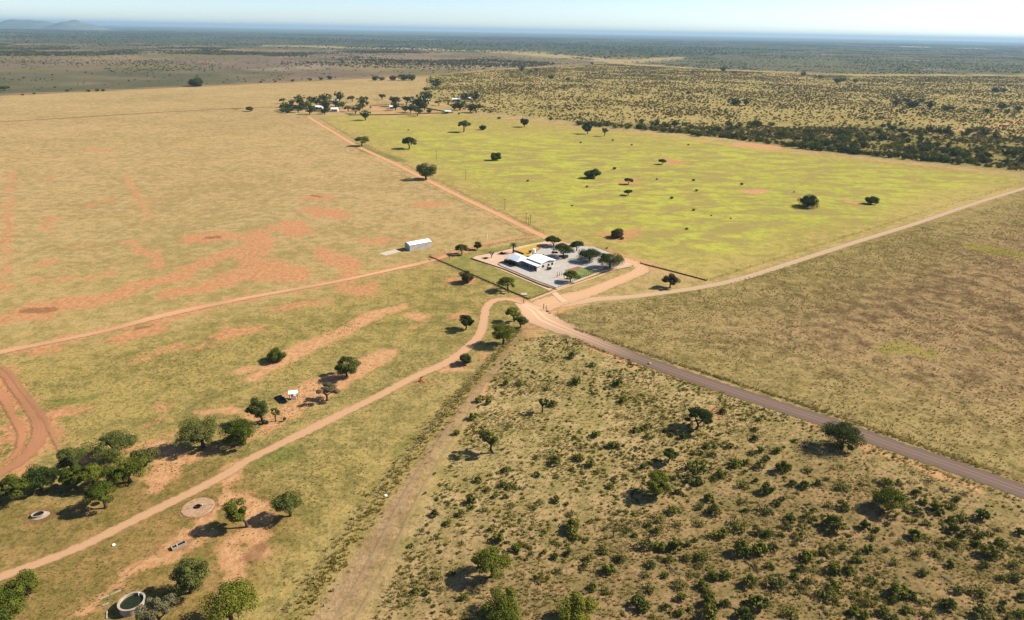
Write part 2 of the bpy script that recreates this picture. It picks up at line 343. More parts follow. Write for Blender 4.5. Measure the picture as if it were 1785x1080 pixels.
fb = sstep(poly_sd(P, FIELD['brown']), 4, 60); lay((1-fb)*(poly_sd(P, FIELD['brown']) > 0)*0.65, (184,164,102), (148,136,76))
ysd = poly_sd(P, FIELD['yellow'])
lay(sstep(ysd, -1.5, 1.5), (200,176,106), (168,152,84), 0.35)
core = sstep(ysd + 22*(fbm(P, 40, 41)-.5), 6, 34)*sstep(P[:,1]+ 60*(fbm(P,60,44)-.5), 255, 320)*(1-0.75*sstep(P[:,1]+120*(fbm(P,90,45)-.5), 560, 760))
lay(core, (200,198,84), (176,170,84))
lay(sstep(poly_sd(Pn, FIELD['lawn']), -.3, .3), (172,158,92), (140,136,70), 0.5)
lay(sstep(line_sd(Pn, FIELD['firebreak']), -1.6, 1.6), (190,158,116), (160,132,92), 0.7)
lay(sstep(line_sd(Pn, FIELD['weeds']), -1.2, 0.8)*0.8, (180,158,96), (150,136,74), 0.8)
for g in GREEN: lay(sstep(line_sd(Pw*0.3+Pn*0.7, g), -1.5, 1.5)*0.6, (160,152,64) if g[0][0] > 1500 else (118,130,58), (104,116,50) if g[0][0] < 1500 else (158,150,58), 0.6)
rsd = np.full(len(P), -30.0); psd = rsd.copy(); dsd = rsd.copy()
for g in RED: rsd = np.maximum(rsd, line_sd(P, g))
for g in PALE: psd = np.maximum(psd, line_sd(P, g))
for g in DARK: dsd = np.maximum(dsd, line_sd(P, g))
me = mesh_np('ground', G, Fq, [])
def cattr(me, name, c):
    a = me.attributes.new(name, 'FLOAT_COLOR', 'POINT'); a.data.foreach_set('color', np.concatenate([c, np.ones((len(c),1))], 1).astype(np.float32).ravel())
def fattr(me, name, v):
    a = me.attributes.new(name, 'FLOAT', 'POINT'); a.data.foreach_set('value', np.asarray(v, np.float32))
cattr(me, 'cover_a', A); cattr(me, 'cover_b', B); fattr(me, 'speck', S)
fattr(me, 'bare_red', rsd); fattr(me, 'bare_pale', psd); fattr(me, 'dark_line', dsd); fattr(me, 'lime', core)
t = NT('ground_cover')
n_f = t.noise(2.2, 4, 0.65); n_m = t.noise(0.22, 6, 0.68); n_b = t.noise(0.055, 6, 0.66); n_h = t.noise(0.009, 3, 0.55)
n_mm = t.noise(0.9, 3, 0.6)
pf = t.math('ADD', t.math('MULTIPLY', n_b, 0.30), t.math('ADD', t.math('MULTIPLY', n_m, 0.50), t.math('MULTIPLY', n_h, 0.20)))
pf = t.ramp(pf, 0.41, 0.59)
c = t.mix(pf, t.attr('cover_a', 'Color'), t.attr('cover_b', 'Color'))
# lime flowering field: dry brown tongues
vm = t.n.new('ShaderNodeVectorMath'); vm.operation = 'MULTIPLY'; t.l.new(t.pos(), vm.inputs[0]); vm.inputs[1].default_value = (0.5, 1.0, 1.0)
br = t.math('MULTIPLY', t.ramp(t.noise(0.085, 8, 0.66, vm.outputs[0], 0.5), 0.44, 0.56), t.attr('lime'))
c = t.mix(t.math('MULTIPLY', br, 0.75), c, col(170,148,94))
# tussock specks: grass tone variation plus tuft shade painted into the colour
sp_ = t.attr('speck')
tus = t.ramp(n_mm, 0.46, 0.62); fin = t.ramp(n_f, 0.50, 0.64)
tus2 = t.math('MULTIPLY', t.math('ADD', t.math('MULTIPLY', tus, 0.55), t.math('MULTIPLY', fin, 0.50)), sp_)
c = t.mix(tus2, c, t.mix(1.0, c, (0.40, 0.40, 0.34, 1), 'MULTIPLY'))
lite = t.math('MULTIPLY', t.ramp(t.noise(1.7, 3, 0.6), 0.50, 0.66), 0.42)
c = t.mix(lite, c, t.mix(1.0, c, (1.35, 1.32, 1.25, 1), 'MULTIPLY'))
# bare soils with ragged edges
rag = t.math('ADD', t.math('MULTIPLY', t.math('SUBTRACT', t.noise(0.14, 8, 0.76), 0.478), 32.0), t.math('MULTIPLY', t.math('SUBTRACT', t.noise(1.3, 5, 0.7), 0.5), 9.0))
rag_s = t.math('ADD', t.math('MULTIPLY', t.math('SUBTRACT', t.noise(0.3, 7, 0.75), 0.5), 13.0), 0.3)
rr = t.attr('bare_red'); rf = t.ramp(t.math('ADD', rr, rag), -0.6, 1.8)
far_ = t.ramp(t.noise(0.6, 5, 0.7), 0.4, 0.6)
c_red = t.mix(far_, col(220,162,116), col(196,134,92))
c = t.mix(t.math('MULTIPLY', rf, t.ramp(t.noise(0.7, 5, 0.7), 0.34, 0.52, 0.25, 0.95)), c, c_red)
pp = t.ramp(t.math('ADD', t.attr('bare_pale'), rag_s), -0.5, 1.0)
c = t.mix(t.math('MULTIPLY', pp, 0.88), c, t.mix(far_, col(228,176,128), col(204,150,104)))
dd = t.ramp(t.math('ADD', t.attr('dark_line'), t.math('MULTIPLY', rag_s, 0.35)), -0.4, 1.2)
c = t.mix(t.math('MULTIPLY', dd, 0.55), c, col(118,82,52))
h = t.math('ADD', t.math('MULTIPLY', n_f, 0.5), t.math('MULTIPLY', n_mm, 0.8))
M['ground'] = t.done(t.diffuse(c, t.bump(h, 0.55, 0.35)))
me.materials.append(M['ground'])
ground = link(bpy.data.objects.new('ground', me)); tag(ground, 'flat dry plain of tan, green and lime grass with bare red soil', kind='structure')
# ------------------------------------------------------------------ roads (thin sheets that fray out at their edges)
t = NT('dirt_track')
ac = t.attr('across'); e = t.math('ABSOLUTE', ac); hw = t.attr('halfw')
nn = t.noise(0.7, 5, 0.65); n2 = t.noise(3.0, 3, 0.6)
ed = t.math('ADD', t.math('MULTIPLY', t.math('SUBTRACT', 1.0, e), hw), t.math('MULTIPLY', t.math('SUBTRACT', nn, 0.50), t.math('MULTIPLY', hw, 1.0)))
alpha = t.math('MULTIPLY', t.ramp(ed, 0.0, 0.8), t.attr('solid'))
rc = t.attr('road_col', 'Color')
rut = t.ramp(t.math('ABSOLUTE', t.math('SUBTRACT', t.math('ABSOLUTE', t.math('SUBTRACT', ac, 0.06)), 0.20)), 0.02, 0.12, 1.0, 0.0)
rc2 = t.mix(t.math('MULTIPLY', rut, t.attr('rut')), rc, t.mix(1.0, rc, (1.45,1.42,1.38,1), 'MULTIPLY'))
rc2 = t.mix(t.ramp(e, 0.55, 1.0, 0.0, 0.35), rc2, t.mix(1.0, rc, (0.78,0.74,0.70,1), 'MULTIPLY'))
rc2 = t.mix(t.ramp(n2, 0.45, 0.75, 0.0, 0.30), rc2, t.mix(1.0, rc2, (0.75,0.73,0.72,1), 'MULTIPLY'))
rc2 = t.mix(t.ramp(nn, 0.4, 0.6, 0.0, 0.25), rc2, t.mix(1.0, rc2, (1.15,1.1,1.1,1), 'MULTIPLY'))
trn = t.n.new('ShaderNodeBsdfTransparent').outputs[0]
M['road'] = t.done(t.mixsh(alpha, trn, t.diffuse(rc2, t.bump(n2, 0.3, 0.08))))
def smooth_pts(pts, step):
    out = []; n = len(pts)
    for i in range(n-1):
        p0, p1, p2, p3 = pts[max(i-1,0)], pts[i], pts[i+1], pts[min(i+2,n-1)]
        L = np.hypot(p2[0]-p1[0], p2[1]-p1[1]); k = max(2, int(L/step))
        for j in range(k):
            u = j/k
            q = 0.5*((2*p1)+(p2-p0)*u+(2*p0-5*p1+4*p2-p3)*u*u+(3*p1-p0-3*p2+p3)*u**3)
            q[2:] = p1[2:]*(1-u)+p2[2:]*u; out.append(q)
    out.append(pts[-1]); return np.array(out)
rz_ = [0.03]
def road(name, label, pts, c0, c1=None, f=lambda d: 0.0, step=4.0, rut=0.22, solid=1.0):
    w = np.array([[*at(p[0], p[1]), p[2]] for p in pts]); q = smooth_pts(w, step)
    d = np.gradient(q[:,:2], axis=0); d /= np.maximum(np.hypot(d[:,0], d[:,1]), 1e-6)[:,None]
    nrm = np.stack([-d[:,1], d[:,0]], 1); k = 9; us = np.linspace(-1, 1, k); V = []; ac = []; hws = []; cc = []
    z = rz_[0]; rz_[0] += 0.012
    run = np.concatenate([[0], np.cumsum(np.hypot(*np.diff(q[:,:2], axis=0).T))])
    for i in range(len(q)):
        for u in us:
            h = q[i,2]*1.15
            V.append((q[i,0]+nrm[i,0]*u*h, q[i,1]+nrm[i,1]*u*h, z)); ac.append(u); hws.append(h)
            m = f(run[i]); cc.append(ncol(c0)*(1-m)+ncol(c1 or c0)*m)
    ii = np.arange(len(q)*k).reshape(len(q), k)
    Fq = np.stack([ii[:-1,:-1], ii[:-1,1:], ii[1:,1:], ii[1:,:-1]], -1).reshape(-1,4)[:, ::-1]
    me = mesh_np(name, np.array(V), Fq, [M['road']])
    fattr(me, 'rut', np.full(len(ac), rut)); fattr(me, 'solid', solid*(0.75+0.5*vnoise(np.array([[v[0],v[1]] for v in V]), 9, 4)) if solid < 1 else np.ones(len(ac))); fattr(me, 'across', ac); fattr(me, 'halfw', hws); cattr(me, 'road_col', np.array(cc))
    o = link(bpy.data.objects.new(name, me)); tag(o, label, kind='structure')
    return o
TANC = (226,184,142)
road('dirt_road', 'straight tan dirt road between the two big fields', [(955,415,2.2),(935,406,2.1),(870,374,2.2),(800,341,2.2),(740,311,2.2),(680,281,2.2),(620,253,2.2),(580,229,2.2),(548,210,2.4),(538,203,2.0)], (222,170,122), step=8)
road('dirt_road', 'tan dirt road along the brown field to the east', [(935,536,3.5),(985,528,3.4),(1040,521,2.4),(1100,517,2.0),(1170,508,2.0),(1235,498,2.0),(1300,483,2.0),(1400,451,2.0),(1500,419,2.0),(1600,388,2.0),(1700,354,2.0),(1785,328,2.0),(1850,308,2.0),(1920,287,2.0)], (218,180,138), (204,176,138), lambda d: min(1, d/80), step=6)
road('driveway', 'curved sandy drive round the house yard', [(930,545,3.5),(955,528,5),(990,519,4.2),(1025,510,3.4),(1060,496,3.2),(1095,482,3),(1118,471,3.2),(1112,461,2.6),(1080,449,2.2),(1030,435,2),(985,425,2),(950,414,2.2)], TANC, (222,176,132), lambda d: 0.3)
road('gravel_road', 'straight grey gravel road beside the scrubland', [(905,527,2.0),(930,540,4.5),(945,556,5.2),(985,574,4.2),(1025,590,3.5),(1070,609,3.2),(1130,631,2.9),(1250,673,2.9),(1428,731,2.9),(1560,778,2.9),(1668,815,2.9),(1785,857,2.9),(2100,970,3.1)], (232,190,150), (132,112,98), lambda d: min(1, max(0, (d-12)/45)), rut=0.75)
road('dirt_road', 'long winding tan farm track past the troughs', [(912,530,1.0),(900,524,1.6),(880,521,1.7),(860,524,1.8),(847,537,1.7),(843,560,1.7),(836,584,1.8),(815,606,1.9),(780,631,1.9),(720,658,1.7),(660,690,1.6),(600,719,1.7),(545,746,1.9),(480,778,1.5),(430,803,1.5),(400,823,1.6),(330,860,1.5),(260,894,1.5),(180,934,1.5),(100,970,1.4),(0,1006,1.4),(-200,1090,1.4)], (220,174,134), (208,166,124), lambda d: min(1, d/150))
road('footpath', 'short sandy link from the junction to the yard corner', [(985,526,1.8),(970,514,1.5),(958,504,1.3),(920,488,1.2),(880,471,1.2),(840,456,1.1),(824,449,1.2)], (232,196,158))
road('footpath', 'sandy path outside the yard fence', [(924,524,.9),(960,510,.9),(985,501,.9),(1030,486,.9),(1075,469,.9),(1100,463,1.2)], (226,184,140))
road('dirt_track', 'reddish track running from the shed to the compound', [(745,456,1.6),(770,449,1.8),(800,436,1.4),(850,424,1.2),(930,412,1.2)], (216,160,116))
road('dirt_track', 'reddish track crossing the bare soil of the big field', [(-150,648,1.8),(0,614,1.8),(90,596,1.7),(185,576,1.7),(289,549,2.2),(400,525,1.9),(437,518,1.8),(520,503,1.7),(600,488,1.6),(660,475,1.6),(745,456,1.9),(752,453,1.6)], (226,176,132), solid=.92)
road('dirt_track', 'thin brown track crossing the upper part of the tan field', [(-200,223,2.2),(0,212,2.2),(90,207,2.2),(270,196,2.4),(450,187,2.4),(560,186,2.2)], (176,132,90), step=12, solid=.7)
road('dirt_track', 'outer curved red track at the edge of the big field', [(-60,655,1.3),(0,648,1.3),(25,672,1.5),(55,712,1.6),(72,745,1.8),(60,778,1.8),(30,808,1.7),(-40,848,1.3)], (204,146,106), rut=.2, solid=.72)
road('dirt_track', 'inner curved red track at the edge of the big field', [(-60,642,1.0),(5,640,1.0),(38,680,.8),(70,718,.9),(88,750,.8),(104,785,.7)], (200,146,106), rut=.2, solid=.68)
road('dirt_track', 'orange soil strip beside the curved red track', [(-30,670,1.2),(5,690,1.5),(22,725,1.0),(40,760,1.2),(20,800,.8),(-40,830,.8)], (210,148,106), solid=.75)
# ruts of the firebreak
for dx in (0, 22):
    road('wheel_track', 'faint wheel track along the bare firebreak', [(905+dx*.3,580,.4),(845+dx*.5,655,.5),(785+dx,740,.6),(712+dx*1.2,850,.6),(655+dx*1.4,960,.6),(585+dx*1.6,1080,.6),(530+dx*1.6,1180,.6)], (196,166,124), solid=.55)
for q in ([(40,1080,.3),(130,1030,.3),(230,975,.3),(300,940,.3)], [(100,1075,.3),(180,1030,.3),(260,970,.35),(330,900,.3)], [(0,1000,.25),(30,950,.25),(50,925,.25)]):
    road('wheel_track', 'faint pale wheel track over the brown grass by the troughs', q, (190,152,104))
# ------------------------------------------------------------------ yard sheets
def sheet(name, label, pts, mat, z, kind='structure'):
    w = W(pts); mb = MB(); mb.add([(p[0],p[1],z) for p in w], [tuple(range(len(w)))])
    o = mb.build(name, mat)
    if o.data.polygons[0].normal.z < 0: o.data.flip_normals()
    return tag(o, label, kind=kind)
def soil(name, c1, c2, scale=0.5):
    t = NT(name); n1 = t.noise(scale, 5, 0.65); n2 = t.noise(scale*6, 3, 0.6)
    f = t.ramp(t.math('ADD', t.math('MULTIPLY', n1, 0.6), t.math('MULTIPLY', n2, 0.4)), 0.38, 0.62)
    return t.done(t.diffuse(t.mix(f, c1, c2), t.bump(n2, 0.3, 0.05)))
M['gravel'] = soil('yard_gravel', col(214,206,194), col(196,186,172))
M['sand'] = soil('yard_sand', col(236,204,172), col(222,184,150))
M['ybed'] = soil('yellow_bed', col(222,184,92), col(196,160,74), 0.8)
M['lawn'] = soil('green_lawn', col(112,132,74), col(154,158,98), 0.5)
M['slab'] = soil('concrete_slab', col(230,214,190), col(212,194,170), 0.6)
sheet('sand_yard', 'pinkish sand around the farmhouse', [(822,451),(828,446),(862,440),(895,432),(940,423),(956,420),(1000,427),(1045,438),(1104,461),(1098,465),(1050,475),(972,505),(940,494),(880,469)], M['sand'], 0.24)
sheet('gravel_yard', 'pale grey gravel yard around the farmhouse', [(868,461),(873,464),(900,475),(930,488),(970,502.5),(1010,487.5),(1050,472),(1085,458),(1062,441),(1035,431),(975,426),(948,431),(936,440),(925,449),(900,453),(876,457)], M['gravel'], 0.25)
sheet('flower_bed', 'yellow sandy bed behind the farmhouse', [(896,437),(936,425.5),(946,430),(934,439),(913,449),(905,444)], M['ybed'], 0.262)
sheet('lawn', 'green irrigated lawn in the yard corner', [(984,471),(1008,465.5),(1030,470),(1046,473),(1026,481.5),(1004,488.5),(988,484)], M['lawn'], 0.262)
sheet('sand_bed', 'reddish sand patch beside the green lawn', [(990,470),(1008,465),(1014,468),(998,471.5)], M['red_soil'], 0.275)
sheet('concrete_slab', 'pale concrete slab in front of the metal shed', [(661,441.5),(673,445.5),(700,438),(688,434.5)], M['slab'], 0.05)
def strip_solid(name, label, pts, w, h, mat, cat, kind=None, z=0.0, group=None):
    q = [Vector((*at(*p), 0)) for p in pts]; mb = MB()
    for a, b in zip(q[:-1], q[1:]):
        d = (b-a).normalized(); n = Vector((-d.y, d.x, 0))*w/2; e = d*w*0.45
        mb.prism([(a-n-e)[:2], (b-n+e)[:2], (b+n+e)[:2], (a+n-e)[:2]], z, z+h+random.random()*0.004)
    return tag(mb.build(name, mat), label, cat, group, kind)
random.seed(5)
strip_solid('kerb', 'low brown kerb between grey gravel and pink sand', [(900,453.5),(876,457.5),(868,461.2),(873,464.3),(900,475.3),(930,488.3),(969,502.6)], 0.35, 0.22, M['kerb'], 'kerb', z=0.18)
strip_solid('kerb', 'low brown kerb between pink sand and green grass', [(896,432.5),(862,440.5),(829,446.2),(822,450.8),(880,470),(940,495.5),(958,502)], 0.35, 0.22, M['kerb'], 'kerb', z=0.18)
strip_solid('garden_wall', 'low brown wall along the yellow bed', [(946,430.5),(934,439.5),(930,442)], 0.3, 0.55, M['kerb'], 'wall', z=0.18)
strip_solid('garden_wall', 'low dark wall between yellow bed and farmhouse', [(896,438),(905,441),(913,444)], 0.3, 0.6, M['kerb'], 'wall', z=0.18)
# ------------------------------------------------------------------ foliage
def clump_leaves(rng, C, R, n, leaf, flat=1.0):
    """C (k,3) clump centres, R (k,3) radii -> quads"""
    k = len(C); ci = rng.integers(0, k, n)
    d = rng.normal(size=(n,3)); d /= np.linalg.norm(d, axis=1)[:,None]
    rad = 0.45 + 0.6*rng.random(n)**0.6
    p = C[ci] + d*R[ci]*rad[:,None]
    nn = d + rng.normal(size=(n,3))*0.55 + np.array([0,0,0.25]); nn /= np.linalg.norm(nn, axis=1)[:,None]
    a = np.cross(nn, rng.normal(size=(n,3))); a /= np.linalg.norm(a, axis=1)[:,None]; b = np.cross(nn, a)
    s = leaf*(0.6+0.8*rng.random(n))[:,None]; s2 = s*(0.5+0.4*rng.random(n))[:,None]
    V = np.stack([p-a*s-b*s2*.3, p-b*s2+a*s*.2, p+a*s+b*s2*.3, p+b*s2-a*s*.2], 1).reshape(-1,3)
    return V, np.arange(n*4).reshape(-1,4)
def crown_shape(rng, kind, w, h, off=(0,0)):
    if kind == 'umbrella': cz, rz, nk, cr_ = 0.70*h, 0.30*h, 32, 0.155*w
    elif kind == 'sparse': cz, rz, nk, cr_ = 0.70*h, 0.24*h, 15, 0.13*w
    elif kind == 'bush': cz, rz, nk, cr_ = 0.48*h, 0.34*h, 26, 0.19*w
    else: cz, rz, nk, cr_ = 0.62*h, 0.30*h, 30, 0.16*w
    C = []; 
    while len(C) < nk:
        q = rng.uniform(-1, 1, 3); r = np.linalg.norm(q)
        if r > 1.08 or r < 0.35: continue
        if kind == 'umbrella': q[2] = (1-(q[0]**2+q[1]**2))*0.9 - 0.35 + rng.uniform(-.25,.25)
        C.append((q[0]*(w/2-cr_*.75)+off[0], q[1]*(w/2-cr_*.75)+off[1], cz+q[2]*rz))
    C = np.array(C); R = cr_*(0.35+1.0*rng.random((nk,1)))*np.array([[1,1,0.66 if kind != 'umbrella' else 0.55]])
    C[:,2] = np.maximum(C[:,2], R[:,2]*0.7)
    return C, R
def tree_meshes(seed, kind, w, h, leafm, n=2600, leaf=0.17, off=(0,0), bark='bark', lean=None):
    rng = np.random.default_rng(seed); C, R = crown_shape(rng, kind, w, h, off)
    V, Fq = clump_leaves(rng, C, R, n, leaf)
    crown = mesh_np('crown', V, Fq, [M[leafm]])
    mb = MB(); tr = 0.028*h + 0.02*w
    stems = {'umbrella': 3, 'bush': 4, 'sparse': 3}.get(kind, 2)
    zf = {'umbrella': .30, 'bush': .12, 'sparse': .32, 'round': .34}[kind]*h
    fork = np.array([off[0]*.4, off[1]*.4, zf])
    mb.tube([(0,0,-0.15),(0,0,0.05),(fork[0]*.5+.05*h*rng.uniform(-1,1), fork[1]*.5, zf*.55), tuple(fork)], [tr*1.5,tr*1.15,tr*.95,tr*.85], 7)
    order = rng.permutation(len(C))[:12 if kind != 'sparse' else 15]
    hubs = []
    for i in range(stems):
        a = 2*math.pi*i/stems+rng.uniform(-.4,.4); r = w*0.15
        hb = np.array([off[0]*.7+r*math.cos(a), off[1]*.7+r*math.sin(a), zf+(C[:,2].mean()-zf)*.55]); hubs.append(hb)
        mid = (fork+hb)/2 + rng.normal(size=3)*.04*w
        mb.tube([tuple(fork-np.array([0,0,.1])), tuple(mid), tuple(hb)], [tr*.7, tr*.55, tr*.45], 5)
    for i in order:
        c = C[i]; hb = min(hubs, key=lambda q: np.linalg.norm(q-c)); mid = (hb+c)/2+rng.normal(size=3)*.03*w
        mb.tube([tuple(hb), tuple(mid), tuple(c)], [tr*.38, tr*.28, tr*.12], 4)
    me = bpy.data.meshes.new('trunk'); me.from_pydata(mb.v, [], mb.f); me.materials.append(M[bark]); me.update()
    return crown, me
def tree(name, label, bx, by, x0, x1, ytop, kind, leafm='leaf', dens=1.0, cat='tree', group=None, seed=None, bark='bark', hmin=None, hk=0.17):
    base = at(bx, by); D = base[1]; dep = depth_at(base, 2.5)
    w = (x1-x0)*dep/F*(1.2 if name == 'garden_tree' else 1.06 if group == 'trees by the troughs' else 1.08); off = ((x0+x1)/2-bx)*dep/F
    lo, hi = 0.5, 30.0                       # height whose top reaches the row ytop in the photograph
    for _ in range(40):
        m = (lo+hi)/2; q = at((x0+x1)/2, ytop, m)
        if q[1] > base[1] + hk*w: lo = m
        else: hi = m
    h = max((lo+hi)/2, 0.5*w if kind in ('round','bush') else 0.42*w)
    if hmin: h = max(h, hmin)
    px = F/dep                                # photo pixels per metre
    leaf = max(0.11, 0.52/px); area = w*w*2.4 + w*h*2
    n = int(min(14000, max(260, area/(leaf*leaf)*1.8*dens)))
    if kind == 'sparse': n = int(n*0.45)
    cm, tm = tree_meshes(seed or int(bx*7+by*13), kind, w, h, leafm, n, leaf, (off, 0.0), bark)
    e = empty(name, (base[0], base[1], 0))
    tag(e, label, cat, group)
    link(bpy.data.objects.new('trunk', tm), e); link(bpy.data.objects.new('crown', cm), e)
    return e
G1, G2, G3 = 'trees in the scrubland', 'trees by the troughs', 'trees in the lime field'
